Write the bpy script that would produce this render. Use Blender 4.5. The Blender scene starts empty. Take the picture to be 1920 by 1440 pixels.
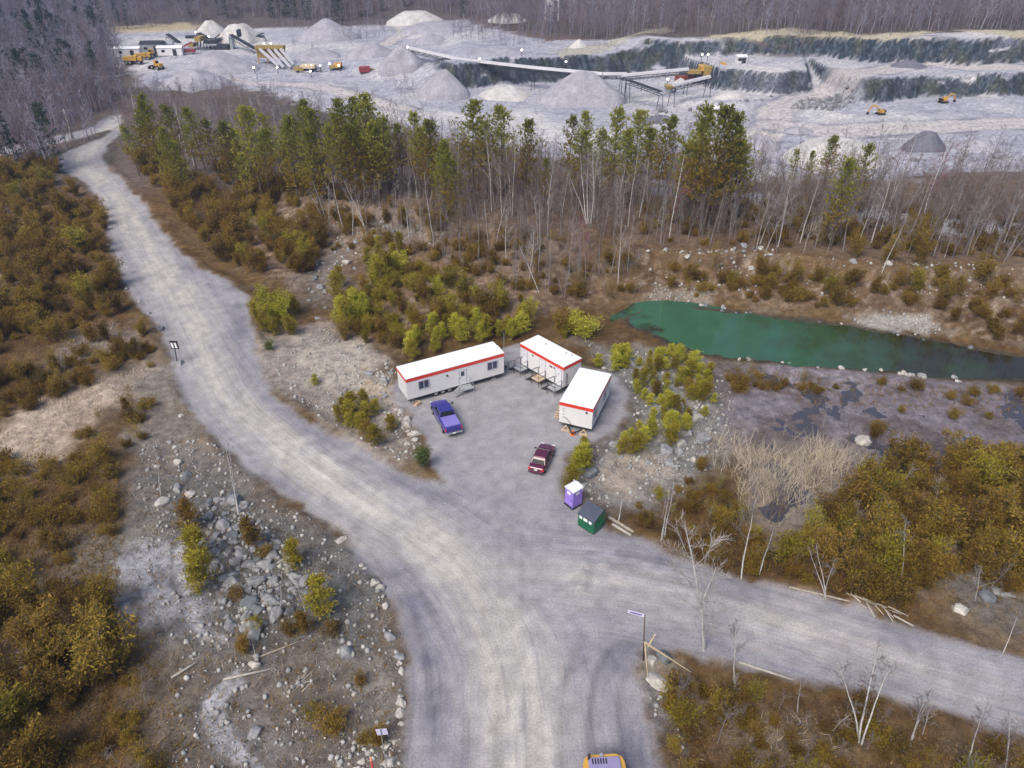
import bpy, math, random
import numpy as np
from mathutils import Vector, Matrix

random.seed(7); RNG = np.random.default_rng(11)
R = math.radians
scene = bpy.context.scene
C = scene.collection

# ------------------------------------------------------------------ camera, sky, sun, exposure
FPX, PITCH, CAMH = 1340.0, R(33.5), 46.7          # focal length in pixels of a 1920 frame, pitch down, height above the yard
cam = bpy.data.cameras.new('camera'); cam.sensor_width = 36.0; cam.lens = FPX / 1920 * 36.0
cam.clip_start = 0.5; cam.clip_end = 6000
cam_o = bpy.data.objects.new('camera', cam); C.objects.link(cam_o)
cam_o.location = (0, 0, CAMH); cam_o.rotation_euler = (R(90) - PITCH, 0, 0)
scene.camera = cam_o

SUN_EL, SUN_AZ = R(52), R(215)                    # azimuth clockwise from +Y
world = bpy.data.worlds.new('World'); scene.world = world; world.use_nodes = True
wn = world.node_tree
sky = wn.nodes.new('ShaderNodeTexSky'); sky.sky_type = 'NISHITA'; sky.sun_disc = False
sky.sun_elevation = SUN_EL; sky.sun_rotation = SUN_AZ; sky.air_density = 1.0; sky.dust_density = 4.0; sky.ozone_density = 1.6
wn.links.new(sky.outputs[0], wn.nodes['Background'].inputs[0]); wn.nodes['Background'].inputs[1].default_value = 0.085
sun = bpy.data.lights.new('sun', 'SUN'); sun.energy = 1.5; sun.angle = R(30); sun.color = (1.0, 0.95, 0.88)
sun_o = bpy.data.objects.new('sun', sun); C.objects.link(sun_o)
sd = Vector((math.sin(SUN_AZ) * math.cos(SUN_EL), math.cos(SUN_AZ) * math.cos(SUN_EL), math.sin(SUN_EL)))
sun_o.rotation_euler = sd.to_track_quat('Z', 'Y').to_euler(); sun_o.location = (0, 0, 200)
scene.view_settings.view_transform = 'Standard'; scene.view_settings.look = 'None'
scene.view_settings.gamma = 1.0; scene.view_settings.use_curve_mapping = False
scene.view_settings.exposure = 1.0
scene.cycles.max_bounces = 4; scene.cycles.diffuse_bounces = 2; scene.cycles.glossy_bounces = 2
scene.cycles.transmission_bounces = 3; scene.cycles.transparent_max_bounces = 6; scene.cycles.volume_bounces = 0
scene.cycles.use_denoising = True

# ------------------------------------------------------------------ numpy helpers
def P(u, v, z=0.0):
    u = np.asarray(u, float); v = np.asarray(v, float)
    a = (u - 960) / FPX; b = (720 - v) / FPX
    dy = math.cos(PITCH) + b * math.sin(PITCH); dz = -math.sin(PITCH) + b * math.cos(PITCH)
    t = (z - CAMH) / dz
    return a * t, dy * t
def PY(u, v, y):                                   # point of the sight line at a given distance
    a = (u - 960) / FPX; b = (720 - v) / FPX
    dy = math.cos(PITCH) + b * math.sin(PITCH); dz = -math.sin(PITCH) + b * math.cos(PITCH)
    t = y / dy
    return Vector((a * t, y, CAMH + dz * t))
def smooth(a, b, x):
    t = np.clip((x - a) / (b - a), 0, 1); return t * t * (3 - 2 * t)
def _hash(ix, iy, s):
    h = (ix.astype(np.int64) * 374761393 + iy.astype(np.int64) * 668265263 + s * 1442695041) & 0xffffffff
    h = ((h ^ (h >> 13)) * 1274126177) & 0xffffffff
    return ((h ^ (h >> 16)) & 0xffff) / 65535.0
def vnoise(x, y, s=0):
    ix = np.floor(x); iy = np.floor(y); fx = x - ix; fy = y - iy
    fx = fx * fx * (3 - 2 * fx); fy = fy * fy * (3 - 2 * fy)
    a = _hash(ix, iy, s); b = _hash(ix + 1, iy, s); c = _hash(ix, iy + 1, s); d = _hash(ix + 1, iy + 1, s)
    return (a * (1 - fx) + b * fx) * (1 - fy) + (c * (1 - fx) + d * fx) * fy
def fbm(x, y, s=0, o=4):
    r = 0; a = 0.5; n = 0
    for k in range(o):
        r = r + a * vnoise(x, y, s + k * 17); n += a; a *= 0.5; x = x * 2.03 + 5.1; y = y * 2.03 + 1.7
    return r / n - 0.5                              # -0.5 .. 0.5
def poly_sd(x, y, poly, pad=12.0):
    poly = np.asarray(poly, float)
    out = np.full(x.shape, 1e3)
    m = (x > poly[:, 0].min() - pad) & (x < poly[:, 0].max() + pad) & (y > poly[:, 1].min() - pad) & (y < poly[:, 1].max() + pad)
    if not m.any(): return out
    px = x[m]; py = y[m]; d = np.full(px.shape, 1e9); ins = np.zeros(px.shape, bool)
    n = len(poly)
    for i in range(n):
        ax, ay = poly[i]; bx, by = poly[(i + 1) % n]
        ex, ey = bx - ax, by - ay
        t = np.clip(((px - ax) * ex + (py - ay) * ey) / (ex * ex + ey * ey + 1e-12), 0, 1)
        d = np.minimum(d, (px - ax - t * ex) ** 2 + (py - ay - t * ey) ** 2)
        c = ((ay > py) != (by > py)) & (px < (bx - ax) * (py - ay) / (by - ay + 1e-12) + ax)
        ins ^= c
    d = np.sqrt(d); out[m] = np.where(ins, -d, d)
    return out
def line_sd(x, y, pts):                            # distance to a polyline, signed lateral offset, distance along it
    pts = np.asarray(pts, float); best = np.full(x.shape, 1e9); lat = np.zeros(x.shape); alo = np.zeros(x.shape); s0 = 0.0
    for i in range(len(pts) - 1):
        ax, ay = pts[i]; bx, by = pts[i + 1]; ex, ey = bx - ax, by - ay; L = math.hypot(ex, ey)
        t = np.clip(((x - ax) * ex + (y - ay) * ey) / (L * L), 0, 1)
        dx = x - ax - t * ex; dy = y - ay - t * ey; d = np.hypot(dx, dy)
        k = d < best; best = np.where(k, d, best)
        lat = np.where(k, (dx * ey - dy * ex) / L, lat); alo = np.where(k, s0 + t * L, alo); s0 += L
    return best, lat, alo
def wpoly(px, z=0.0):
    a = np.array(px, float); x, y = P(a[:, 0], a[:, 1], z); return np.stack([x, y], 1)
def chaikin(p, n=2, closed=True):
    p = np.asarray(p, float)
    for _ in range(n):
        if closed:
            q = np.roll(p, -1, 0); p = np.stack([p * .75 + q * .25, p * .25 + q * .75], 1).reshape(-1, 2)
        else:
            q = p[1:]; r = p[:-1]; m = np.stack([r * .75 + q * .25, r * .25 + q * .75], 1).reshape(-1, 2)
            p = np.concatenate([p[:1], m, p[-1:]])
    return p

# ------------------------------------------------------------------ layout lines of the place (traced, then laid on the ground)
MAIN = chaikin(wpoly([(770,1475),(765,1330),(760,1230),(745,1150),(715,1080),(660,1012),(600,975),(530,930),(460,872),(400,820),(360,770),(338,720),(325,680),(310,640),(285,600),(252,560),(227,510),(212,460),(203,400),(172,352),(135,327),(105,312),(115,290),(160,270),(195,260),(215,240),(230,240),
    (215,262),(192,280),(187,300),(215,330),(247,360),(287,410),(332,470),(377,508),(430,528),(462,556),(474,610),(470,650),(482,700),(522,748),(582,788),(642,828),(702,862),(772,892),(840,912),(960,905),(1060,930),(1130,985),(1200,1030),(1220,1210),(1196,1245),(1190,1290),(1215,1350),(1240,1400),(1262,1475)]), 1)
YARD = chaikin(wpoly([(850,925),(815,875),(792,805),(768,768),(735,750),(742,700),(940,655),(985,640),(1050,670),(1150,700),(1185,738),(1176,785),(1130,822),(1092,838),(1058,850),(1048,900),(1058,935),(1100,965),(1000,1000)]), 1)
BRANCH = chaikin(wpoly([(1130,985),(1190,1006),(1260,1040),(1340,1066),(1430,1095),(1520,1115),(1600,1140),(1700,1175),(1800,1210),(1920,1245),(2150,1310),(2200,1470),(1920,1375),(1800,1340),(1700,1312),(1600,1292),(1500,1277),(1420,1257),(1350,1237),(1280,1216),(1205,1214),(1100,1200)]), 1)
SIDE = chaikin(wpoly([(-300,330),(-20,282),(60,266),(130,250),(175,238),(200,222),(230,215),(222,242),(190,247),(140,262),(60,280),(-20,300),(-300,360)]), 1)
ROADS = [MAIN, YARD, BRANCH, SIDE]
FLOW_A = wpoly([(990,1480),(985,1330),(960,1180),(860,1050),(700,950),(560,860),(450,770),(400,690),(360,600),(300,500),(250,420),(200,345),(150,300),(185,265)])
FLOW_B = wpoly([(700,1010),(900,1075),(1100,1090),(1300,1125),(1500,1185),(1700,1245),(1920,1310),(2150,1380)])
WATER_Z = -1.0
POND = chaikin(wpoly([(1172,598),(1200,588),(1222,572),(1300,572),(1400,590),(1560,606),(1700,632),(1860,660),(1960,680),(2150,700),(2150,735),(1960,716),(1860,716),(1760,708),(1680,698),(1600,692),(1480,682),(1390,676),(1330,668),(1260,652),(1215,622),(1185,612)], WATER_Z), 1)
MARSH = chaikin(wpoly([(1330,672),(1480,686),(1600,696),(1760,712),(1860,720),(2150,740),(2150,860),(1920,850),(1700,882),(1600,880),(1560,960),(1480,1000),(1420,960),(1385,860),(1360,800),(1345,740)], -0.9), 1)
LEDGE = [((380,322),0.2),((460,340),2.0),((560,363),4.0),((640,376),4.0),((700,386),4.0),((760,393),4.0),((860,406),4.0),((940,430),3.8),((1050,452),3.5),((1200,463),3.5),((1280,468),3.5),((1360,472),3.5),((1420,470),3.5),((1480,479),3.5),((1560,491),3.5),((1650,505),3.5),((1750,514),3.5),((1920,508),3.5),((2300,500),3.5)]
FOOT = [((380,345),0),((470,520),0),((600,560),0),((700,600),0),((760,630),0),((900,625),0),((1000,610),0),((1110,592),-.6),((1222,570),-1),((1300,570),-1),((1400,588),-1),((1560,604),-1),((1700,630),-1),((1860,658),-1),((1960,678),-1),((2300,705),-1)]
def trace(L):
    a = np.array([[*P(u, v, z), z] for (u, v), z in L]); return a[np.argsort(a[:, 0])]
LW = trace(LEDGE); FW = trace(FOOT)
def cl(L):
    a = np.array([[*P(u, v, z), w, h] for (u, v, z, w, h) in L]); return a[np.argsort(a[:, 0])]
CL1 = cl([(-400,150,0,40,2),(300,150,0,40,2),(640,150,0,30,3),(800,168,0,22,5),(850,174,0,6,7),(930,163,0,5,7),(1020,158,0,4,7),(1150,145,0,4,7),(1215,139,0,5,7),(1270,142,0,6,6),(1345,170,0,4,6),(1450,178,0,4,6),(1520,172,0,5,6),(1545,174,0,22,6),(1565,180,0,34,6),(1590,188,0,26,6),(1606,192,0,14,6),(1616,192,0,4,6),(1700,188,0,4,6),(1800,183,0,4,6),(1920,180,0,4,6),(2400,176,0,4,6)])
CL2 = cl([(-400,70,3,30,.5),(1150,96,7,20,.5),(1230,104,7,8,3.5),(1310,105,6,5,4.5),(1480,106,6,4,5.5),(1600,112,6,4,6),(1740,118,6,4,6.5),(1920,120,6,4,7),(2400,120,6,4,7)])
HILL = cl([(-400,60,3,0,0),(200,58,3,0,0),(640,46,4,0,0),(900,38,6,0,0),(1020,58,8,0,0),(1200,72,10,0,0),(1500,80,11,0,0),(1920,62,13,0,0),(2400,60,13,0,0)])

def terrain(x, y):
    x = np.asarray(x, float); y = np.asarray(y, float)
    n1 = fbm(x * .045, y * .045, 1, 3); n2 = fbm(x * .22, y * .22, 5, 3); n3 = fbm(x * .9, y * .9, 9, 3)
    z = 1.3 * n1 + .8 * n2 + .3 * n3 - .15
    # wooded shelf behind the yard and the pond
    yl = np.interp(x, LW[:, 0], LW[:, 1]) + 2.4 * fbm(x * .18, y * .02, 3, 3); hp = np.interp(x, LW[:, 0], LW[:, 2], left=0)
    yf = np.interp(x, FW[:, 0], FW[:, 1]); zf = np.interp(x, FW[:, 0], FW[:, 2])
    t = (y - yf) / np.maximum(yl - yf, 2)
    tt = np.clip(t, 0, 1)
    prof = .64 * tt ** 1.1 + .36 * smooth(.94, 1.0, t)
    yb = np.interp(x, [-140, -60, 20, 90, 200], [128, 132, 138, 142, 145]) + 14 * n1
    back = 1 - smooth(0, 16, y - yb)
    z = z + (hp - zf) * prof * back + zf * smooth(-.4, 0, t) * back
    # quarry levels
    yq = y + 9 * fbm(x * .05, y * .05, 21, 3) + 4.5 * fbm(x * .22, y * .22, 23, 3)
    far = smooth(0, 14, y - yb)
    z = z * (1 - .75 * far) + far * (2.6 * fbm(x * .03, y * .05, 61, 3) + .9 * fbm(x * .15, y * .2, 63, 3)) * smooth(330, 250, y)
    c = [np.interp(x, CL1[:, 0], CL1[:, k]) for k in (1, 2, 3)]
    s = np.clip((yq - c[0]) / c[1], 0, 1); z = z + c[2] * (s * .8 + .2 * smooth(0, 1, s))
    c = [np.interp(x, CL2[:, 0], CL2[:, k]) for k in (1, 2, 3)]
    s = np.clip((yq - c[0]) / c[1], 0, 1); z = z + c[2] * s
    yh = np.interp(x, HILL[:, 0], HILL[:, 1])
    z = z + .11 * np.maximum(0, y - yh) * smooth(0, 60, y - yh) + 9 * n1 * smooth(30, 140, y - yh)
    # left lowland beyond the road stays low
    # pond and marsh
    w = smooth(4.5, -3.0, poly_sd(x, y, MARSH)); z = z * (1 - w) + w * (-.965 + .42 * n2 + .22 * n3)
    sp = poly_sd(x, y, POND) + 2.6 * n2 + .9 * n3; w = smooth(2.2, -.4, sp); z = z * (1 - w) + w * (WATER_Z + .05)
    z = z - 1.1 * smooth(.2, -3.0, sp)
    # roads and yard
    for k, pl in enumerate(ROADS):
        sdv = poly_sd(x, y, pl)
        w = smooth(3.0 if k != 1 else 1.6, -.2, sdv); z = z * (1 - w) + w * (.03 * n2)
        if k != 1:
            z = z + .45 * np.exp(-((sdv - 1.0) / .8) ** 2) * np.clip(.35 + 2.2 * n2 + .8 * n3, 0, 1)
    return z
def tz(x, y): return terrain(x, y)             # replaced by a lookup once the sheet exists
def at(u, v):
    u = np.atleast_1d(np.asarray(u, float)); v = np.atleast_1d(np.asarray(v, float)); z = np.zeros(u.shape)
    for k in range(14):
        x, y = P(u, v, z); z = z + .6 * (tz(x, y) - z)
    x, y = P(u, v, z)
    return x, y, tz(x, y)
def at1(u, v):
    x, y, z = at(u, v); return Vector((x[0], y[0], z[0]))
def gz(x, y): return float(tz(np.array([x]), np.array([y]))[0])
def gpoly(px):
    a = np.array(px, float); x, y, z = at(a[:, 0], a[:, 1]); return np.stack([x, y], 1)
def height_to(p, vtop):                            # height of an upright thing at p whose top is seen at row vtop
    b = (720 - vtop) / FPX
    dy = math.cos(PITCH) + b * math.sin(PITCH); dz = -math.sin(PITCH) + b * math.cos(PITCH)
    return CAMH + dz * p.y / dy - p.z

# ------------------------------------------------------------------ mesh and object helpers
def np_mesh(name, V, F, smooth_sh=False, attrs=None):
    V = np.asarray(V, np.float32); F = np.asarray(F, np.int32); n, k = F.shape
    me = bpy.data.meshes.new(name)
    me.vertices.add(len(V)); me.vertices.foreach_set('co', V.ravel())
    me.loops.add(n * k); me.loops.foreach_set('vertex_index', F.ravel())
    me.polygons.add(n); me.polygons.foreach_set('loop_start', np.arange(0, n * k, k, dtype=np.int32))
    try: me.polygons.foreach_set('loop_total', np.full(n, k, np.int32))
    except Exception: pass
    if smooth_sh: me.polygons.foreach_set('use_smooth', np.ones(n, bool))
    for an, (typ, dat) in (attrs or {}).items():
        a = me.attributes.new(an, typ, 'POINT')
        a.data.foreach_set({'FLOAT': 'value', 'FLOAT_VECTOR': 'vector', 'FLOAT_COLOR': 'color'}[typ], np.asarray(dat, np.float32).ravel())
    me.update(calc_edges=True); me.validate()
    return me
def link(name, data, mat=None, parent=None, loc=(0, 0, 0), rot=(0, 0, 0), scale=None):
    o = bpy.data.objects.new(name, data); C.objects.link(o)
    if mat is not None and not data.materials: data.materials.append(mat)
    o.location = loc; o.rotation_euler = rot
    if scale is not None: o.scale = scale
    o.parent = parent
    return o
def tag(o, label=None, cat=None, group=None, kind=None):
    for k, v in (('label', label), ('category', cat), ('group', group), ('kind', kind)):
        if v: o[k] = v
    return o
def thing(name, label, cat, loc=(0, 0, 0), rz=0.0, group=None, scale=None):
    o = bpy.data.objects.new(name, None); C.objects.link(o); o.location = loc; o.rotation_euler = (0, 0, rz)
    o.empty_display_size = .2
    if scale is not None: o.scale = scale
    return tag(o, label, cat, group)
class MB:
    def __init__(s): s.V = []; s.F = []
    def box(s, c, d, rz=0.0, ry=0.0):
        cx, cy, cz = c; hx, hy, hz = d[0] / 2, d[1] / 2, d[2] / 2; b = len(s.V)
        M = Matrix.Rotation(rz, 3, 'Z') @ Matrix.Rotation(ry, 3, 'Y')
        for x in (-hx, hx):
            for y in (-hy, hy):
                for z in (-hz, hz):
                    p = M @ Vector((x, y, z)); s.V.append((cx + p.x, cy + p.y, cz + p.z))
        s.F += [tuple(b + i for i in f) for f in ((0, 1, 3, 2), (4, 6, 7, 5), (0, 4, 5, 1), (2, 3, 7, 6), (0, 2, 6, 4), (1, 5, 7, 3))]
        return s
    def bar(s, p0, p1, w, h=None):                  # square bar between two points
        return s.tube(p0, p1, w * .7071, (h or w) * .7071, 4)
    def tube(s, p0, p1, r0, r1=None, n=8, caps=True):
        r1 = r0 if r1 is None else r1; p0 = Vector(p0); p1 = Vector(p1); d = (p1 - p0)
        if d.length < 1e-6: return s
        d.normalize(); a = d.cross(Vector((0, 0, 1)) if abs(d.z) < .95 else Vector((1, 0, 0))).normalized(); b = d.cross(a); k = len(s.V); o = math.pi / 4 if n == 4 else 0
        for p, r in ((p0, r0), (p1, r1)):
            for i in range(n):
                t = 2 * math.pi * i / n + o; s.V.append(tuple(p + a * (r * math.cos(t)) + b * (r * math.sin(t))))
        for i in range(n): j = (i + 1) % n; s.F.append((k + i, k + j, k + n + j, k + n + i))
        if caps: s.F += [tuple(k + i for i in reversed(range(n))), tuple(k + n + i for i in range(n))]
        return s
    def prism(s, poly, axis, a, b):                 # poly in the plane across axis: x -> (y,z), y -> (x,z), z -> (x,y)
        k = len(s.V); n = len(poly)
        for c in (a, b):
            for p, q in poly: s.V.append({'x': (c, p, q), 'y': (p, c, q), 'z': (p, q, c)}[axis])
        s.F += [tuple(k + i for i in reversed(range(n))), tuple(k + n + i for i in range(n))]
        for i in range(n): j = (i + 1) % n; s.F.append((k + i, k + j, k + n + j, k + n + i))
        return s
    def loft(s, secs, cap=True):                    # list of equal-length rings
        k = len(s.V); n = len(secs[0])
        for r in secs: s.V += [tuple(p) for p in r]
        for m in range(len(secs) - 1):
            for i in range(n): j = (i + 1) % n; s.F.append((k + m * n + i, k + m * n + j, k + (m + 1) * n + j, k + (m + 1) * n + i))
        if cap: s.F += [tuple(k + i for i in reversed(range(n))), tuple(k + (len(secs) - 1) * n + i for i in range(n))]
        return s
    def quad(s, *p): k = len(s.V); s.V += [tuple(q) for q in p]; s.F.append(tuple(range(k, k + len(p)))); return s
    def mesh(s, name, sm=False):
        me = bpy.data.meshes.new(name); me.from_pydata(s.V, [], s.F)
        if sm: me.polygons.foreach_set('use_smooth', [True] * len(me.polygons))
        me.update(); return me
    def build(s, name, mat, parent=None, loc=(0, 0, 0), rot=(0, 0, 0), sm=False, bevel=0.0, label=None):
        o = link(name, s.mesh(name, sm), mat, parent, loc, rot)
        if bevel:
            m = o.modifiers.new('bevel', 'BEVEL'); m.width = bevel; m.segments = 2; m.limit_method = 'ANGLE'; m.angle_limit = R(40)
        if label: o['label'] = label
        return o
def icos(sub):
    import bmesh
    bm = bmesh.new(); bmesh.ops.create_icosphere(bm, subdivisions=sub, radius=1.0)
    V = np.array([v.co[:] for v in bm.verts]); F = np.array([[v.index for v in f.verts] for f in bm.faces]); bm.free(); return V, F
def seg_mesh(S, n=3):                               # S: rows p0(3) p1(3) r0 r1 -> tube verts, quads
    S = np.asarray(S, float); p0 = S[:, :3]; p1 = S[:, 3:6]; d = p1 - p0; d /= np.linalg.norm(d, axis=1, keepdims=True) + 1e-9
    ref = np.where(np.abs(d[:, 2:3]) < .9, np.array([[0, 0, 1.]]), np.array([[1., 0, 0]]))
    a = np.cross(d, ref); a /= np.linalg.norm(a, axis=1, keepdims=True) + 1e-9; b = np.cross(d, a)
    V = np.zeros((len(S), 2, n, 3))
    for i in range(n):
        t = 2 * math.pi * i / n; o = a * math.cos(t) + b * math.sin(t)
        V[:, 0, i] = p0 + o * S[:, 6:7]; V[:, 1, i] = p1 + o * S[:, 7:8]
    base = np.arange(len(S))[:, None] * (2 * n); Fq = []
    for i in range(n):
        j = (i + 1) % n; Fq.append(np.concatenate([base + i, base + j, base + n + j, base + n + i], 1))
    return V.reshape(-1, 3), np.concatenate(Fq, 0)

# ------------------------------------------------------------------ materials
def nd(nt, typ, **kw):
    n = nt.nodes.new(typ)
    for k, v in kw.items():
        if k.startswith('i_'): n.inputs[int(k[2:]) if k[2:].isdigit() else k[2:]].default_value = v
        else: setattr(n, k, v)
    return n
def mix(nt, a, b, fac, mode='MIX'):
    m = nt.nodes.new('ShaderNodeMix'); m.data_type = 'RGBA'; m.blend_type = mode
    for s, v in ((0, fac), (6, a), (7, b)):
        if hasattr(v, 'is_output'): nt.links.new(v, m.inputs[s])
        else: m.inputs[s].default_value = v if s == 0 else (*v[:3], 1)
    return m.outputs[2]
def math_n(nt, op, a, b=None, clamp=False):
    m = nt.nodes.new('ShaderNodeMath'); m.operation = op; m.use_clamp = clamp
    for s, v in ((0, a), (1, b)):
        if v is None: continue
        if hasattr(v, 'is_output'): nt.links.new(v, m.inputs[s])
        else: m.inputs[s].default_value = v
    return m.outputs[0]
def noise(nt, scale, vec=None, detail=4, rough=.6, dim='3D'):
    n = nd(nt, 'ShaderNodeTexNoise', noise_dimensions=dim); n.inputs['Scale'].default_value = scale; n.inputs['Detail'].default_value = detail; n.inputs['Roughness'].default_value = rough
    if vec is not None: nt.links.new(vec, n.inputs['Vector'])
    return n.outputs[0]
def ramp(nt, fac, stops):
    r = nt.nodes.new('ShaderNodeValToRGB'); e = r.color_ramp.elements
    while len(e) < len(stops): e.new(.5)
    for k, (p, c) in enumerate(stops): e[k].position = p; e[k].color = (*c, 1) if len(c) == 3 else c
    nt.links.new(fac, r.inputs[0]); return r.outputs[0]
def new_mat(name):
    m = bpy.data.materials.new(name); m.use_nodes = True; nt = m.node_tree; return m, nt, nt.nodes['Principled BSDF']
def bump(nt, h, bsdf, strength=.4, dist=.05):
    b = nd(nt, 'ShaderNodeBump'); b.inputs['Strength'].default_value = strength; b.inputs['Distance'].default_value = dist
    nt.links.new(h, b.inputs['Height']); nt.links.new(b.outputs[0], bsdf.inputs['Normal'])
def paint(name, col, rough=.5, var=.12, scale=1.5, metal=0.0, coat=0.0, dirt=None):
    m, nt, b = new_mat(name); tc = nd(nt, 'ShaderNodeTexCoord')
    n = noise(nt, scale, tc.outputs['Object'], 5, .65)
    lo = tuple(c * (1 - var) for c in col); hi = tuple(min(1, c * (1 + var)) for c in col)
    c = ramp(nt, n, [(.3, lo), (.7, hi)])
    if dirt:
        n2 = noise(nt, scale * 3.3, tc.outputs['Object'], 6, .7); f = ramp(nt, n2, [(.52, (0, 0, 0)), (.75, (1, 1, 1))])
        c = mix(nt, c, dirt[0], math_n(nt, 'MULTIPLY', f, dirt[1]))
    nt.links.new(c, b.inputs['Base Color']); b.inputs['Roughness'].default_value = rough; b.inputs['Metallic'].default_value = metal
    if coat: b.inputs['Coat Weight'].default_value = coat; b.inputs['Coat Roughness'].default_value = .08
    return m
def leafmat(name, cols, zcols=None, transl=.35, spread=.5):
    m, nt, b = new_mat(name); g = nd(nt, 'ShaderNodeNewGeometry'); oi = nd(nt, 'ShaderNodeObjectInfo'); tc = nd(nt, 'ShaderNodeTexCoord')
    n = noise(nt, .9, tc.outputs['Object'], 3)
    f = math_n(nt, 'ADD', math_n(nt, 'MULTIPLY', g.outputs['Random Per Island'], .45), math_n(nt, 'ADD', math_n(nt, 'MULTIPLY', n, .55), math_n(nt, 'MULTIPLY', math_n(nt, 'SUBTRACT', oi.outputs['Random'], .5), spread)))
    st = [(i / (len(cols) - 1) * .8 + .1, c) for i, c in enumerate(cols)]
    c = ramp(nt, f, st)
    if zcols:
        sx = nd(nt, 'ShaderNodeSeparateXYZ'); nt.links.new(tc.outputs['Generated'], sx.inputs[0])
        zf = math_n(nt, 'ADD', sx.outputs[2], math_n(nt, 'MULTIPLY', math_n(nt, 'SUBTRACT', n, .5), .9))
        zf = math_n(nt, 'ADD', zf, math_n(nt, 'MULTIPLY', math_n(nt, 'SUBTRACT', oi.outputs['Random'], .5), .5))
        ff = ramp(nt, zf, [(.22, (0, 0, 0)), (.68, (1, 1, 1))])
        c2 = ramp(nt, f, [(i / (len(zcols) - 1) * .8 + .1, k) for i, k in enumerate(zcols)])
        c = mix(nt, c, c2, ff)
    nt.links.new(c, b.inputs['Base Color']); b.inputs['Roughness'].default_value = .75; b.inputs['Specular IOR Level'].default_value = .2
    tr = nd(nt, 'ShaderNodeBsdfTranslucent'); nt.links.new(c, tr.inputs[0]); ms = nd(nt, 'ShaderNodeMixShader'); ms.inputs[0].default_value = transl
    out = nt.nodes['Material Output']; nt.links.new(b.outputs[0], ms.inputs[1]); nt.links.new(tr.outputs[0], ms.inputs[2]); nt.links.new(ms.outputs[0], out.inputs[0])
    return m
# ------------------------------------------------------------------ ground sheet
def half_w(y): return (y * .834 + 25.8) * .716 * 1.22 + 10
NC = 560
ys = [10.0]
while ys[-1] < 900: ys.append(ys[-1] + 2 * half_w(ys[-1]) / NC * (1.25 if ys[-1] < 320 else 3.5))
ys = np.array(ys); tcol = np.linspace(-1, 1, NC)
GX = tcol[None, :] * half_w(ys)[:, None]; GY = np.repeat(ys[:, None], NC, 1)
GZ = terrain(GX.ravel(), GY.ravel()).reshape(GX.shape)
ROWS = len(ys)
def tz(x, y):                                      # height of the finished sheet at x, y
    x = np.asarray(x, float); y = np.clip(np.asarray(y, float), ys[0], ys[-1] - .01)
    i = np.clip(np.searchsorted(ys, y) - 1, 0, ROWS - 2); f = (y - ys[i]) / (ys[i + 1] - ys[i])
    c = np.clip((x / half_w(y) + 1) / 2 * (NC - 1), 0, NC - 1.001); j = c.astype(int); g = c - j
    return (GZ[i, j] * (1 - g) + GZ[i, j + 1] * g) * (1 - f) + (GZ[i + 1, j] * (1 - g) + GZ[i + 1, j + 1] * g) * f
X = GX.ravel(); Y = GY.ravel()
dzdy = np.gradient(GZ, axis=0) / np.gradient(GY, axis=0); dzdx = np.gradient(GZ, axis=1) / np.gradient(GX, axis=1)
SLOPE = np.hypot(dzdx, dzdy).ravel()
N1 = fbm(X * .05, Y * .05, 31, 4); N2 = fbm(X * .3, Y * .3, 37, 4); N3 = fbm(X * 1.3, Y * 1.3, 41, 3)
col = np.zeros((len(X), 3))
def lay(c, w):
    global col
    w = np.clip(w, 0, 1)[:, None]; col = col * (1 - w) + np.array(c)[None] * w
col[:] = (.125, .08, .035)
lay((.085, .05, .017), .5 + 3 * N2)
lay((.20, .165, .125), np.clip(2.6 * N1 + 1.5 * N2, 0, .7))
# wooded shelf: grey brown leaf litter
yl = np.interp(X, LW[:, 0], LW[:, 1]); yf = np.interp(X, FW[:, 0], FW[:, 1]); wood = smooth(-2, 6, Y - yl) * (X > LW[0, 0] + 4)
lay((.17, .125, .095), wood * (.75 + N2)); lay((.10, .068, .045), wood * np.clip(3 * N2 + .2, 0, .8))
slope_z = smooth(0, 3, Y - yf - 1) * (1 - smooth(-1, 2, Y - yl)) * (X > LW[0, 0] + 6)
lay((.20, .145, .10), slope_z * (.6 + 2 * N1)); lay((.28, .24, .20), slope_z * np.clip(4 * N3 + 3 * N2 - .2, 0, .8)); lay((.09, .055, .03), slope_z * np.clip(3.5 * N2 - .1, 0, .8))
# everything from the quarry back
ybk = np.interp(X, [-140, -60, 20, 90, 200], [128, 132, 138, 142, 145])
QUARRY = gpoly([(200,62),(330,46),(520,36),(640,52),(735,30),(830,30),(900,48),(1020,78),(1090,75),(1320,88),(1600,70),(1920,58),(2300,56),(2300,330),(1900,322),(1640,338),(1400,335),(1200,318),(1000,292),(850,262),(720,228),(580,196),(440,158),(360,172),(275,160),(235,112)])
far = smooth(0, 20, Y - ybk)
lay((.13, .10, .09), far); lay((.085, .075, .055), far * np.clip(3 * N1 + .2, 0, .8))
q = smooth(3, -2, poly_sd(X, Y, QUARRY, 30) + 10 * N2)
lay((.34, .345, .40), q); lay((.50, .495, .50), q * np.clip(3.2 * N1 + 1.2 * N2 + .1, 0, .9)); lay((.20, .205, .265), q * np.clip(4 * N2 - 2 * N1 - .4, 0, .6))
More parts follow.
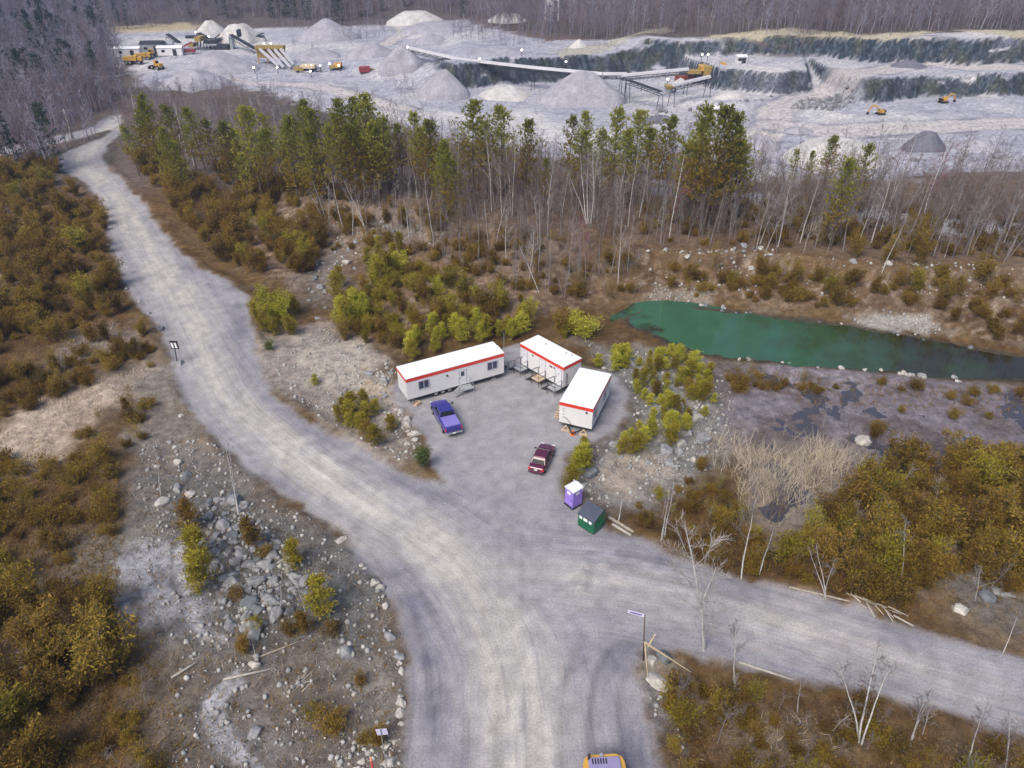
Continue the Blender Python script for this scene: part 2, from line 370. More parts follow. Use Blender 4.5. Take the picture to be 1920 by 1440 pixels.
# haul road across the quarry floor
for pts, w in (([(1300,292),(1420,262),(1455,235),(1452,208),(1500,186),(1570,160),(1600,142),(1720,132),(1920,128)], 5.5), ([(1455,235),(1560,246),(1740,240),(1920,232)], 6), ([(420,148),(600,165),(700,190),(760,205)], 4), ([(720,85),(760,60),(740,40)], 4)):
    a = np.array(pts, float); gx, gy, _ = at(a[:, 0], a[:, 1]); d, la, al = line_sd(X, Y, np.stack([gx, gy], 1))
    lay((.44, .415, .42), smooth(w, w * .6, d) * q); lay((.19, .19, .23), np.exp(-((np.abs(d) - w) / 1.1) ** 2) * q * np.clip(.6 + 2 * N2, 0, 1)); lay((.33, .315, .34), np.exp(-((np.abs(la) - 1.6) / .5) ** 2) * q * smooth(w, w * .6, d) * .6)
hillm = smooth(0, 8, Y - np.interp(X, HILL[:, 0], HILL[:, 1]))
lay((.10, .085, .08), hillm)
# tan grass along the rim of the upper bench
rim = gpoly([(1320,92),(1480,90),(1680,80),(1780,74),(1920,71),(2200,70),(2200,54),(1920,57),(1800,57),(1700,62),(1600,72),(1480,80),(1330,86)])
lay((.40, .37, .28), smooth(1.5, -1.5, poly_sd(X, Y, rim, 20) + 6 * N2))
rim2 = gpoly([(1040,92),(1100,84),(1240,84),(1260,94),(1180,108),(1060,116)]); lay((.36, .35, .27), .7 * smooth(2, -2, poly_sd(X, Y, rim2, 20) + 8 * N2))
rim3 = gpoly([(205,50),(360,42),(380,50),(360,58),(210,62)]); lay((.42, .36, .24), .8 * smooth(2, -2, poly_sd(X, Y, rim3, 20) + 8 * N2))
ramp_p = gpoly([(1470,215),(1500,180),(1560,150),(1600,135),(1625,150),(1612,205),(1540,215)])
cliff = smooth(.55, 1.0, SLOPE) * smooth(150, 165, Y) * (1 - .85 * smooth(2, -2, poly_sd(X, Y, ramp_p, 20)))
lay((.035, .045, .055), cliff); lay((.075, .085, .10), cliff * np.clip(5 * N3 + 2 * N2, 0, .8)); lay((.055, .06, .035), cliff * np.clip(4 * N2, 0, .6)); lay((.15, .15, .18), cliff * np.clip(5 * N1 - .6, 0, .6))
wood_road = gpoly([(1215,338),(1330,352),(1480,372),(1640,395),(1800,412),(2100,432),(2100,462),(1860,445),(1700,428),(1520,408),(1340,382),(1225,362)])
lay((.40, .40, .44), smooth(1.5, -1.0, poly_sd(X, Y, wood_road) + 2 * N2))
# patches of ground near the yard: (outline, colour, softness, cover)
ZONES = [
    ([(262,820),(420,830),(600,975),(660,1012),(748,1150),(770,1440),(560,1500),(260,1460),(300,1300),(215,1150),(225,1000)], (.20,.19,.185), 3.0, .85),
    ([(300,900),(420,930),(560,1000),(640,1090),(600,1200),(470,1200),(380,1080)], (.15,.15,.15), 3, .7),
    ([(560,1000),(640,1030),(700,1120),(720,1250),(640,1250),(590,1120)], (.16,.165,.165), 2.5, .7),
    ([(600,1240),(760,1200),(765,1330),(640,1350)], (.30,.285,.265), 2.0, .6),
    ([(420,1290),(600,1290),(620,1420),(460,1430)], (.21,.20,.20), 2.5, .6),
    ([(120,1000),(300,960),(330,1030),(230,1080),(100,1090)], (.25,.24,.22), 4, .6),
    ([(225,1060),(335,1000),(350,1090),(390,1160),(380,1200),(330,1180),(270,1150)], (.42,.43,.49), 2.0, .8),
    ([(300,1200),(360,1230),(420,1300),(430,1440),(330,1440),(290,1320)], (.16,.125,.085), 3, .6),
    ([(560,1230),(640,1260),(660,1360),(600,1400),(540,1320)], (.15,.11,.07), 2.5, .6),
    ([(0,795),(120,742),(260,690),(285,702),(245,745),(130,805),(60,880),(-60,920)], (.56,.47,.39), 3, .9),
    ([(130,640),(200,615),(250,640),(200,665),(110,690)], (.30,.28,.27), 2.5, .7),
    ([(205,690),(330,690),(345,760),(410,835),(330,860),(262,830),(250,760)], (.27,.25,.23), 2.5, .7),
    ([(476,700),(500,640),(600,605),(700,650),(748,695),(745,755),(770,790),(790,850),(760,880),(640,822),(520,745)], (.38,.34,.31), 2.0, .85),
    ([(560,640),(650,630),(700,690),(680,720),(580,720)], (.50,.455,.40), 2.0, .7),
    ([(690,690),(735,690),(738,740),(700,735)], (.46,.38,.28), 1.0, .8),
    ([(560,490),(640,450),(660,520),(620,580),(560,570)], (.24,.225,.22), 2.5, .6),
    ([(1095,640),(1220,660),(1350,690),(1385,770),(1335,870),(1290,930),(1160,960),(1060,930),(1058,850),(1180,790)], (.27,.27,.275), 2.5, .9),
    ([(1130,850),(1240,860),(1270,900),(1180,925),(1120,900)], (.44,.375,.31), 2.0, .75),
    ([(1590,600),(1660,578),(1740,590),(1770,625),(1690,632)], (.40,.385,.36), 1.5, .9),
    ([(1220,530),(1330,540),(1330,566),(1220,566)], (.34,.315,.28), 1.5, .7),
    ([(700,410),(770,400),(800,440),(720,440)], (.38,.345,.31), 2.0, .6),
    ([(1190,1240),(1215,1215),(1250,1230),(1260,1290),(1230,1330),(1190,1300)], (.33,.30,.27), 1.5, .8),
    ([(1195,1300),(1240,1310),(1290,1440),(1300,1500),(1250,1500),(1235,1400)], (.22,.215,.225), 1.5, .8),
    ([(1400,1340),(1540,1350),(1580,1440),(1400,1450)], (.27,.235,.19), 3, .6),
    ([(1780,1085),(1900,1080),(1960,1160),(1850,1160)], (.20,.20,.20), 2, .7),
]
for px, c, s, o in ZONES:
    w = smooth(s, -s, poly_sd(X, Y, gpoly(px)) + 7 * N2 + 3 * N3) * o
    c = tuple(k * .8 for k in c); lay(c, w); lay(tuple(k * .58 for k in c), w * np.clip(5 * N3 + 2 * N2 - .1, 0, .75))
m = smooth(2, -2, poly_sd(X, Y, MARSH) + 4 * N2)
lay((.165, .15, .175), m); lay((.10, .08, .075), m * np.clip(6 * N2 + .1, 0, .7)); lay((.23, .22, .25), m * np.clip(5 * N1 + 2 * N3 - .3, 0, .7))
REEDS = gpoly([(1385,850),(1430,825),(1520,835),(1600,862),(1612,930),(1560,985),(1470,1000),(1400,950)])
lay((.24, .20, .15), smooth(4, -3, poly_sd(X, Y, REEDS) + 9 * N2) * .7)
sp = poly_sd(X, Y, POND); lay((.06, .05, .035), smooth(1.0, .2, sp)); lay((.03, .06, .04), smooth(.0, -1.5, sp))
# little wet runs through the lower left
for pts, w in (([(345,1010),(335,1060),(350,1110)], .5), ([(362,1140),(372,1190),(420,1205)], .6), ([(440,1275),(405,1310),(395,1345),(420,1390),(480,1430),(520,1470)], .75)):
    a = wpoly(pts); d, la, al = line_sd(X, Y, chaikin(a, 2, False)); lay((.36, .36, .39), .85 * smooth(w, w * .3, d + 1.6 * N2)); lay((.12, .12, .13), np.exp(-((d - w - .25) / .22) ** 2) * .6)
roadm = np.zeros(len(X)); yardm = np.zeros(len(X))
for k, pl in enumerate(ROADS):
    sdr = poly_sd(X, Y, pl); wv = smooth(.7, -.5, sdr + 2.2 * N2 + .8 * N3); roadm = np.maximum(roadm, wv)
    if k == 1: yardm = smooth(2, -5, sdr)
dA, laA, alA = line_sd(X, Y, chaikin(FLOW_A, 2, False)); dB, laB, alB = line_sd(X, Y, chaikin(FLOW_B, 2, False))
wB = smooth(-2.5, 2.5, dA - dB) * smooth(-14, 8, X)
lay((.26, .25, .27), roadm)
lay((.19, .186, .22), roadm * np.clip(3.2 * N1 - .1 + 2 * N2, 0, .8))
wear = np.maximum(np.exp(-((laA + .3) / 3.0) ** 2) * (1 - wB), np.exp(-((laB) / 2.6) ** 2) * .55 * smooth(70, 35, alB)) * (1 - yardm)
lay((.385, .362, .335), roadm * np.clip(wear * (1.05 + 2.2 * N2), 0, .95))
edge = np.zeros(len(X))
for k in (0, 2):
    sdr = poly_sd(X, Y, ROADS[k]); edge = np.maximum(edge, np.exp(-((sdr + 1.5) / 1.2) ** 2))
lay((.145, .142, .18), edge * roadm * np.clip(.35 + 3 * N2, 0, .8) * (1 - wear * .8))
lay((.275, .268, .275), roadm * yardm * .75)
# pairs of wheel tracks sweeping through the junction
TRACKS = [([(930,1480),(940,1300),(985,1180),(1080,1110),(1250,1110),(1500,1180),(1920,1300)], .16), ([(1080,1480),(1075,1330),(1100,1220),(1180,1160),(1330,1160),(1560,1230),(1920,1330)], -.2), ([(860,1480),(850,1300),(830,1150),(760,1040),(600,930),(450,810),(380,700),(330,600)], .15), ([(1010,1480),(1000,1300),(930,1130),(800,1010),(640,900),(500,790),(420,680),(370,580),(290,470)], .18), ([(960,1400),(955,1200),(960,1040),(950,930),(940,830)], -.12), ([(560,850),(720,950),(900,1010),(1080,1040),(1300,1100),(1600,1190),(1920,1290)], .13), ([(440,760),(620,880),(780,930),(900,920),(960,860)], -.12), ([(700,1010),(780,1120),(800,1250),(800,1480)], -.2), ([(355,730),(420,830),(540,920),(660,990),(745,1110),(785,1300),(790,1480)], -.22), ([(1150,1480),(1130,1330),(1150,1240),(1230,1195),(1400,1215)], -.2), ([(240,400),(300,490),(370,590),(430,680),(470,740)], -.15), ([(1200,1060),(1400,1110),(1700,1210),(1920,1270)], -.18), ([(900,1480),(905,1200),(860,1080),(740,960),(560,830)], -.12)]
for pts, amt in TRACKS:
    d, la, al = line_sd(X, Y, chaikin(wpoly(pts), 3, False)); g = np.exp(-((np.abs(np.abs(la) - .95)) / .3) ** 2) * (d < 2.5) * np.clip(.5 + 3.0 * fbm(al * .12, la * 0 + amt * 50, 81, 3), 0, 1) * roadm
    col *= (1 + amt * g)[:, None]
col *= (1 + .5 * N3)[:, None]
V = np.stack([X, Y, GZ.ravel()], 1)
idx = np.arange(ROWS * NC).reshape(ROWS, NC)
Fq = np.stack([idx[:-1, :-1].ravel(), idx[:-1, 1:].ravel(), idx[1:, 1:].ravel(), idx[1:, :-1].ravel()], 1)
rgba = np.concatenate([np.clip(col, .01, .9), np.ones((len(X), 1))], 1)
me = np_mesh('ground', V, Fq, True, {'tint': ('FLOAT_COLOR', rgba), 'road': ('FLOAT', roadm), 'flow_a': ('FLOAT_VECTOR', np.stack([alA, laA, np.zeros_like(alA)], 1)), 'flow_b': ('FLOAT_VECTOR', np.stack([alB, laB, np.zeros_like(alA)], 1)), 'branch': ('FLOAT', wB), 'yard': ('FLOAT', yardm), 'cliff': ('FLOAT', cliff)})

def ground_material():
    m, nt, b = new_mat('gravel_and_litter')
    A = lambda n: nd(nt, 'ShaderNodeAttribute', attribute_name=n)
    tint = A('tint').outputs['Color']; road = A('road').outputs['Fac']; br = A('branch').outputs['Fac']; yd = A('yard').outputs['Fac']; clf = A('cliff').outputs['Fac']
    g = nd(nt, 'ShaderNodeNewGeometry'); pos = g.outputs['Position']
    n_f = noise(nt, 6.0, pos, 4, .85); n_m = noise(nt, 1.1, pos, 3, .65); wob = nd(nt, 'ShaderNodeTexNoise'); wob.inputs['Scale'].default_value = .16; wob.inputs['Detail'].default_value = 2; nt.links.new(pos, wob.inputs['Vector'])
    # stretched wear along the two directions of travel
    def streak(att, sx, sy, det):
        mp = nd(nt, 'ShaderNodeMapping'); mp.inputs['Scale'].default_value = (sx, sy, 1); nt.links.new(A(att).outputs['Vector'], mp.inputs['Vector'])
        add = nd(nt, 'ShaderNodeVectorMath', operation='ADD'); 
        sc = nd(nt, 'ShaderNodeVectorMath', operation='SCALE'); sc.inputs['Scale'].default_value = 1.6; nt.links.new(wob.outputs['Color'], sc.inputs[0])
        nt.links.new(mp.outputs[0], add.inputs[0]); nt.links.new(sc.outputs[0], add.inputs[1])
        return noise(nt, 1.0, add.outputs[0], det, .7)
    s = mix(nt, streak('flow_a', .06, .9, 5), streak('flow_b', .06, .9, 5), br)
    s2 = mix(nt, streak('flow_a', .11, 3.2, 3), streak('flow_b', .11, 3.2, 3), br)
    rgb = nd(nt, 'ShaderNodeRGBToBW'); nt.links.new(s, rgb.inputs[0]); rgb2 = nd(nt, 'ShaderNodeRGBToBW'); nt.links.new(s2, rgb2.inputs[0])
    st = ramp(nt, rgb.outputs[0], [(.28, (.78, .79, .85)), (.5, (1, 1, 1)), (.72, (1.16, 1.13, 1.08))])
    st2 = ramp(nt, rgb2.outputs[0], [(.33, (.84, .84, .88)), (.5, (1.02, 1.02, 1.01))])
    st = mix(nt, st, st2, 1.0, 'MULTIPLY')
    gr = ramp(nt, n_m, [(.3, (.90, .90, .92)), (.7, (1.09, 1.085, 1.07))])
    roadc = mix(nt, mix(nt, tint, st, 1.0, 'MULTIPLY'), mix(nt, tint, gr, 1.0, 'MULTIPLY'), math_n(nt, 'MULTIPLY', yd, .85))
    rough_f = ramp(nt, n_f, [(.25, (.45, .45, .47)), (.5, (.98, .98, .98)), (.78, (1.65, 1.6, 1.5))])
    rough_m = ramp(nt, n_m, [(.28, (.62, .60, .58)), (.72, (1.4, 1.38, 1.34))])
    wild = mix(nt, mix(nt, tint, rough_f, 1.0, 'MULTIPLY'), rough_m, 1.0, 'MULTIPLY')
    fine = ramp(nt, n_f, [(.28, (.64, .64, .65)), (.5, (1, 1, 1)), (.74, (1.38, 1.37, 1.34))])
    roadc = mix(nt, roadc, fine, 1.0, 'MULTIPLY')
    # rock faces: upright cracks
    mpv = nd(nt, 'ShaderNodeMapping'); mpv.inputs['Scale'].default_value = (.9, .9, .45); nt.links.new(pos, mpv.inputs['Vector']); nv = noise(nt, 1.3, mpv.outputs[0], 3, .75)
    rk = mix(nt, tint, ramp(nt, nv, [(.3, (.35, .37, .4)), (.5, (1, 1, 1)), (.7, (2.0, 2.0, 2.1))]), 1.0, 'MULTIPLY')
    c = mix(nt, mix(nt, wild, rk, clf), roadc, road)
    nt.links.new(c, b.inputs['Base Color']); b.inputs['Roughness'].default_value = .93; b.inputs['Specular IOR Level'].default_value = .2
    h = math_n(nt, 'ADD', math_n(nt, 'MULTIPLY', n_f, .5), n_m)
    bmp = nd(nt, 'ShaderNodeBump'); bmp.inputs['Distance'].default_value = .25
    nt.links.new(math_n(nt, 'SUBTRACT', .8, math_n(nt, 'MULTIPLY', road, .62)), bmp.inputs['Strength']); nt.links.new(h, bmp.inputs['Height']); nt.links.new(bmp.outputs[0], b.inputs['Normal'])
    return m
GROUND_MAT = ground_material()
tag(link('ground', me, GROUND_MAT), 'gravel, leaf litter and quarry floor', None, kind='structure')

# ------------------------------------------------------------------ water
def sheet(name, poly, z, mat, label):
    mb = MB(); mb.quad(*[(p[0], p[1], z) for p in poly]); o = mb.build(name, mat); return tag(o, label, None, kind='structure')
def grow(poly, d):
    c = poly.mean(0); v = poly - c; return c + v * (1 + d / np.linalg.norm(v, axis=1, keepdims=True))
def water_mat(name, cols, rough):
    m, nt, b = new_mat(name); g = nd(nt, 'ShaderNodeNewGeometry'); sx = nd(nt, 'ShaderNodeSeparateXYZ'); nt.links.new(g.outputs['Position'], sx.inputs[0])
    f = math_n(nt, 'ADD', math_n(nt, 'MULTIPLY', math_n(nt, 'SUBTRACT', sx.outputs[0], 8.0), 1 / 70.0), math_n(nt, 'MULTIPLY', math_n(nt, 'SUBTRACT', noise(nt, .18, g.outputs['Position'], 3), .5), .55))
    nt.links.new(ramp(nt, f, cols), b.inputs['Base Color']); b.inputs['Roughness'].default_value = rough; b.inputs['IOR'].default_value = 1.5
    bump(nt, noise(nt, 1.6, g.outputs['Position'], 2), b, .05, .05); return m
sheet('pond', grow(POND, 2.5), WATER_Z, water_mat('pond_water', [(.0, (.022, .016, .008)), (.09, (.028, .035, .018)), (.16, (.040, .115, .064)), (.38, (.032, .085, .044)), (.54, (.03, .05, .020)), (.72, (.022, .018, .008))], .04), 'still green pond below the wooded bank')  # brown at the right paints the bank's dark reflection into the water colour
sheet('marsh_pools', MARSH, WATER_Z - .006, water_mat('marsh_water', [(0, (.06, .055, .065)), (1, (.05, .05, .065))], .12), 'shallow grey pools in the marsh')
# ------------------------------------------------------------------ plant and rock prototypes (shared mesh data)
def rv(rg, s=1.0): return rg.normal(size=3) * s
def unit(v): return v / (np.linalg.norm(v) + 1e-9)
def leaf_tris(P0, D, size, rg, wid=.45):            # one pointed leaf clump per point: a folded pair of triangles
    n = len(P0); D = D / (np.linalg.norm(D, axis=1, keepdims=True) + 1e-9); r = rg.normal(size=(n, 3)); s = np.cross(D, r); s /= np.linalg.norm(s, axis=1, keepdims=True) + 1e-9
    size = size[:, None]; tip = P0 + D * size; mid = P0 + D * size * .5
    V = np.stack([P0, mid + s * size * wid * .5, tip, mid - s * size * wid * .5], 1).reshape(-1, 3)
    return V, np.arange(n * 4).reshape(n, 4)
def bare_tree(seed, h, nb=15, lean=.05, spread=.8, fork=1, twig=.014, start=.32, dens=1.0):
    rg = np.random.default_rng(seed); trunk = []; crown = []
    for f in range(fork):
        p = np.zeros(3) + (rv(rg, .12) * [1, 1, 0] if f else 0); a = rg.uniform(0, 6.28); l = lean + (0.04 + .05 * f if fork > 1 else 0)
        d = unit(np.array([math.cos(a) * l, math.sin(a) * l, 1])); hh = h * (1 if f == 0 else rg.uniform(.7, .95)); pts = [p]; k = 9
        for i in range(k):
            d = unit(d + rv(rg, .035) + [0, 0, .02]); p = p + d * hh / k; pts.append(p)
        r0 = .0085 * hh + .012
        rad = [r0 * (1 - .86 * i / k) for i in range(k + 1)]
        for i in range(k): trunk.append([*pts[i], *pts[i + 1], rad[i], rad[i + 1]])
        for b in range(int(nb / fork ** .5)):
            t = start + (1 - start) * (b + rg.uniform(0, .9)) / (nb / fork ** .5); t = min(t, .985); i = min(int(t * k), k - 1); fr = t * k - i
            q = pts[i] * (1 - fr) + pts[i + 1] * fr; br = rad[i] * .5; L = hh * (.10 + .30 * (1 - t)) * rg.uniform(.6, 1.15)
            a = rg.uniform(0, 6.28); e = np.array([math.cos(a) * spread, math.sin(a) * spread, rg.uniform(.45, 1.0)]); e = unit(e); bp = [q]
            for j in range(3):
                e = unit(e + rv(rg, .12) + [0, 0, .13]); q2 = q + e * L / 3
                (trunk if br > .05 and j == 0 else crown).append([*q, *q2, max(br * (1 - j * .28), twig), max(br * (.72 - j * .28), twig)]); q = q2; bp.append(q)
            for s in range(int(rg.integers(4, 7) * dens)):
                w = rg.uniform(.2, 1.0) * 3; j = min(int(w), 2); q = bp[j] + (bp[j + 1] - bp[j]) * (w - j); e2 = unit(e + rv(rg, .55)); l2 = L * rg.uniform(.22, .5)
                q2 = q + e2 * l2 * .55; crown.append([*q, *q2, twig, twig * .8])
                for g in range(3):
                    e3 = unit(e2 + rv(rg, .45) + [0, 0, .1]); crown.append([*q2, *(q2 + e3 * l2 * rg.uniform(.35, .7)), twig * .8, twig * .45])
                    if g < 2: crown.append([*(q + e2 * l2 * .25 * (g + 1)), *(q + e2 * l2 * .25 * (g + 1) + unit(e2 + rv(rg, .7)) * l2 * .4), twig * .7, twig * .4])
    tv, tf = seg_mesh(trunk, 6); cv, cf = seg_mesh(crown, 3)
    return np_mesh('bare_trunk', tv, tf, True), np_mesh('bare_crown', cv, cf, False)
def pine_tree(seed, h, width=.19, start=.22, gap=.65, irregular=.5):
    rg = np.random.default_rng(seed); trunk = []; P0 = []; D = []; S = []
    p = np.zeros(3); d = np.array([0, 0, 1.]); pts = [p]; k = 10
    for i in range(k): d = unit(d + rv(rg, .02)); p = p + d * h / k; pts.append(p)
    r0 = .011 * h + .02; rad = [r0 * (1 - .9 * i / k) for i in range(k + 1)]
    for i in range(k): trunk.append([*pts[i], *pts[i + 1], rad[i], rad[i + 1]])
    z = start * h
    while z < h * .985:
        t = z / h; i = min(int(t * k), k - 1); fr = t * k - i; q0 = pts[i] * (1 - fr) + pts[i + 1] * fr
        prof = min(1.0, .45 + 1.6 * (t - start)) * (1 - t) ** .62 * 1.35; nbr = rg.integers(5, 8); a0 = rg.uniform(0, 6.28)
        for b in range(nbr):
            if rg.random() < .24: continue
            a = a0 + 6.28 * b / nbr + rg.normal() * .2; L = h * width * prof * rg.uniform(1 - irregular, 1 + irregular * .8) + .25
            up = -.12 + .75 * t + rg.normal() * .1; e = unit(np.array([math.cos(a), math.sin(a), up])); q = q0.copy(); ns = 3
            for j in range(ns):
                e = unit(e + rv(rg, .06) + [0, 0, .07]); q2 = q + e * L / ns; trunk.append([*q, *q2, max(.045 * (1 - j / 3.2) * (1 - t * .6), .015), .014])
                m = max(2, int(L / ns * 3.0))
                for c in range(m):
                    w = (c + rg.random()) / m
                    if j == 0 and w < .45: continue
                    base = q + (q2 - q) * w + rv(rg, .10) * L ** .5
                    for g in range(4):
                        P0.append(base + rv(rg, .10)); D.append(unit(e * .8 + rv(rg, .55) + [0, 0, .38])); S.append(rg.uniform(.32, .62))
                q = q2
        z += gap * rg.uniform(.7, 1.25) * (.55 + .6 * (1 - t))
    for c in range(14): P0.append(pts[-1] + rv(rg, .12) - [0, 0, .35 * rg.random()]); D.append(unit(rv(rg, .4) + [0, 0, 1])); S.append(.5)
    lv, lf = leaf_tris(np.array(P0), np.array(D), np.array(S), rg, .42); tv, tf = seg_mesh(trunk, 5)
    return np_mesh('pine_trunk', tv, tf, True), np_mesh('pine_crown', lv, lf, False)
def shrub(seed, h, w, stems=7, nleaf=1700, size=.16, cone=0.0):
    rg = np.random.default_rng(seed); tr = []; P0 = []; D = []
    if cone:                                       # single leader, branches rising round it
        lead = [np.zeros(3)]; d = np.array([0, 0, 1.])
        for i in range(6): d = unit(d + rv(rg, .05) + [0, 0, .1]); lead.append(lead[-1] + d * h / 6); tr.append([*lead[i], *lead[i + 1], .012 * h * (1 - i / 6.5) + .006, .012 * h * (1 - (i + 1) / 6.5) + .004])
        ends = []
        for b in range(int(16 + 6 * h)):
            t = .06 + .9 * rg.random() ** .9; i = min(int(t * 6), 5); q = lead[i] + (lead[i + 1] - lead[i]) * (t * 6 - i); a = rg.uniform(0, 6.28)
            L = w * .62 * (1 - t) ** .7 * min(1, .35 + t * 3.2) * rg.uniform(.6, 1.3) + .12; e = unit(np.array([math.cos(a), math.sin(a), .55 + .5 * t])); q2 = q + e * L; tr.append([*q, *q2, .012, .006]); ends.append((q, q2, e))
    else:
        ends = []
        for s in range(stems):
            a = rg.uniform(0, 6.28); q = rv(rg, .10) * [1, 1, 0] * w * .5; e = unit(np.array([math.cos(a), math.sin(a), 0]) * rg.uniform(.08, .55) * w / h * 1.1 + [0, 0, 1]); L = h * rg.uniform(.62, 1.0)
            for j in range(4):
                e = unit(e + rv(rg, .11)); q2 = q + e * L / 4; tr.append([*q, *q2, .018 * (1 - j * .2), .018 * (.8 - j * .2)])
                if j >= 1: ends.append((q, q2, e))
                for b in range(4):
                    if j == 0 and b < 2: continue
                    a2 = rg.uniform(0, 6.28); e2 = unit(e * .55 + np.array([math.cos(a2), math.sin(a2), .35])); m = q + (q2 - q) * rg.random(); m2 = m + e2 * w * .26 * rg.uniform(.5, 1.25) * (1.15 - j * .14); tr.append([*m, *m2, .009, .005]); ends.append((m, m2, e2))
                q = q2
    n = len(ends); pick = rg.integers(0, n, nleaf); t = rg.random(nleaf) ** .7
    for i, k in enumerate(pick):
        q, q2, e = ends[k]; P0.append(q + (q2 - q) * t[i] + rv(rg, .075) * (1 + .4 * w)); D.append(unit(e * .5 + rv(rg, .6) + [0, 0, .35]))
    lv, lf = leaf_tris(np.array(P0), np.array(D), rg.uniform(.6, 1.5, nleaf) * size * 1.35, rg, .30); lv[:, 2] = np.maximum(lv[:, 2], .01); tv, tf = seg_mesh(tr, 4)
    return np_mesh('shrub_stems', tv, tf, True), np_mesh('shrub_foliage', lv, lf, False)
def rock_mesh(seed, sub=2, cuts=9):
    rg = np.random.default_rng(seed); V, F = icos(sub); V = V * (1 + .22 * rg.normal(size=3)) * [1, .85, .72]
    for c in range(cuts):
        n = unit(rg.normal(size=3)); d = rg.uniform(.42, .74); s = V @ n; V = V - np.maximum(s - d, 0)[:, None] * n[None] * .93
    V += rg.normal(size=V.shape) * .03
    V[:, 2] += .22; return V, F

BARK_WHITE = paint('birch_bark', (.52, .50, .48), .8, .35, 3.5, dirt=((.10, .085, .075), .7))
BARK_GREY = paint('grey_bark', (.22, .20, .19), .9, .3, 2.5, dirt=((.09, .075, .06), .6))
BARK_DARK = paint('pine_bark', (.10, .075, .055), .9, .35, 2.0)
TWIG_GREY = paint('grey_twigs', (.19, .165, .165), .9, .3, .4); TWIG_BROWN = paint('brown_twigs', (.15, .105, .075), .9, .3, .4)
TWIG_PALE = paint('pale_twigs', (.34, .315, .305), .9, .3, .4); TWIG_RED = paint('red_buds', (.23, .085, .11), .9, .3, .4)
NEEDLE = leafmat('pine_needles', [(.14, .09, .014), (.30, .21, .03), (.44, .325, .055)], [(.09, .105, .018), (.22, .235, .036), (.40, .37, .06)], .35, .45)
LEAF_BROWN = leafmat('brown_foliage', [(.058, .036, .007), (.165, .105, .016), (.285, .195, .030), (.385, .28, .05)], None, .3, .4)
LEAF_RUST = leafmat('rust_foliage', [(.08, .047, .009), (.21, .128, .021), (.34, .225, .045)], None, .3, .4)
LEAF_OLIVE = leafmat('olive_foliage', [(0.110, 0.083, 0.009), (0.267, 0.216, 0.022), (0.414, 0.359, 0.046)], None, .3, .4)
LEAF_LIME = leafmat('yellow_green_foliage', [(.19, .17, .016), (.42, .40, .04), (.62, .59, .085)], None, .35, .35)
LEAF_GREEN = leafmat('green_foliage', [(0.037, 0.058, 0.020), (0.093, 0.128, 0.037), (0.170, 0.196, 0.060)], None, .3, .35)
ROCK_A = paint('grey_rock', (.24, .24, .245), .9, .45, 2.2, dirt=((.09, .095, .10), .75)); ROCK_B = paint('pale_rock', (.40, .375, .34), .9, .35, 2.2, dirt=((.17, .16, .14), .65)); ROCK_C = paint('dark_rock', (.13, .14, .15), .9, .4, 1.6, dirt=((.25, .25, .25), .5))
BARE = [bare_tree(100 + i, 12.0, nb=14 + i % 4, lean=.03 + .03 * (i % 3), spread=.75 + .1 * (i % 3)) for i in range(6)]
BIRCH = [bare_tree(200 + i, 8.0, nb=13, lean=.05, spread=.6, fork=[1, 2, 3, 2, 1][i], twig=.012, start=.42, dens=1.1) for i in range(5)]
BIGBARE = bare_tree(300, 12.0, nb=22, lean=.04, spread=.95, fork=2, twig=.015, start=.25, dens=1.3)
PINES = [pine_tree(400 + i, 17.0, width=[.22, .25, .19, .27, .22][i], start=[.20, .28, .15, .32, .4][i], gap=[.62, .75, .6, .8, .85][i]) for i in range(5)]
SHRUBS = [shrub(500 + i, 3.4, 3.0, stems=8, nleaf=3300, size=.15) for i in range(5)]
LOWS = [shrub(520 + i, 1.4, 2.0, stems=9, nleaf=1700, size=.115) for i in range(3)]
SAPS = [shrub(540 + i, 4.0, 2.0, nleaf=2700, size=.15, cone=1) for i in range(5)]
THINS = [shrub(560 + i, 4.0, 2.3, stems=6, nleaf=900, size=.10) for i in range(3)]
MATS = {'brown': LEAF_BROWN, 'rust': LEAF_RUST, 'olive': LEAF_OLIVE, 'lime': LEAF_LIME, 'green': LEAF_GREEN}
_mc = {}
def mated(me, mat):                                # the same shape with another material, made once
    k = (me.name, mat.name)
    if k not in _mc:
        c = me.copy(); c.materials.clear(); c.materials.append(mat); _mc[k] = c
    return _mc[k]
def plant(name, label, cat, pos, pair, mats, h, h0, parts=('trunk', 'crown'), group=None, wide=1.0, lean=None):
    t = thing(name, label, cat, pos, random.uniform(0, 6.28), group, (h / h0 * wide, h / h0 * wide, h / h0))
    if lean is not None:
        ax, an = lean; t.rotation_mode = 'QUATERNION'
        from mathutils import Quaternion
        t.rotation_quaternion = Quaternion((-math.sin(ax), math.cos(ax), 0), -an) @ Quaternion((0, 0, 1), random.uniform(0, 6.28)) if False else Quaternion(Vector((math.cos(ax), math.sin(ax), 0)).cross(Vector((0, 0, 1))), -an) @ Quaternion((0, 0, 1), random.uniform(0, 6.28))
    for pn, me, m in zip(parts, pair, mats): link(pn, mated(me, m), None, t)
    return t
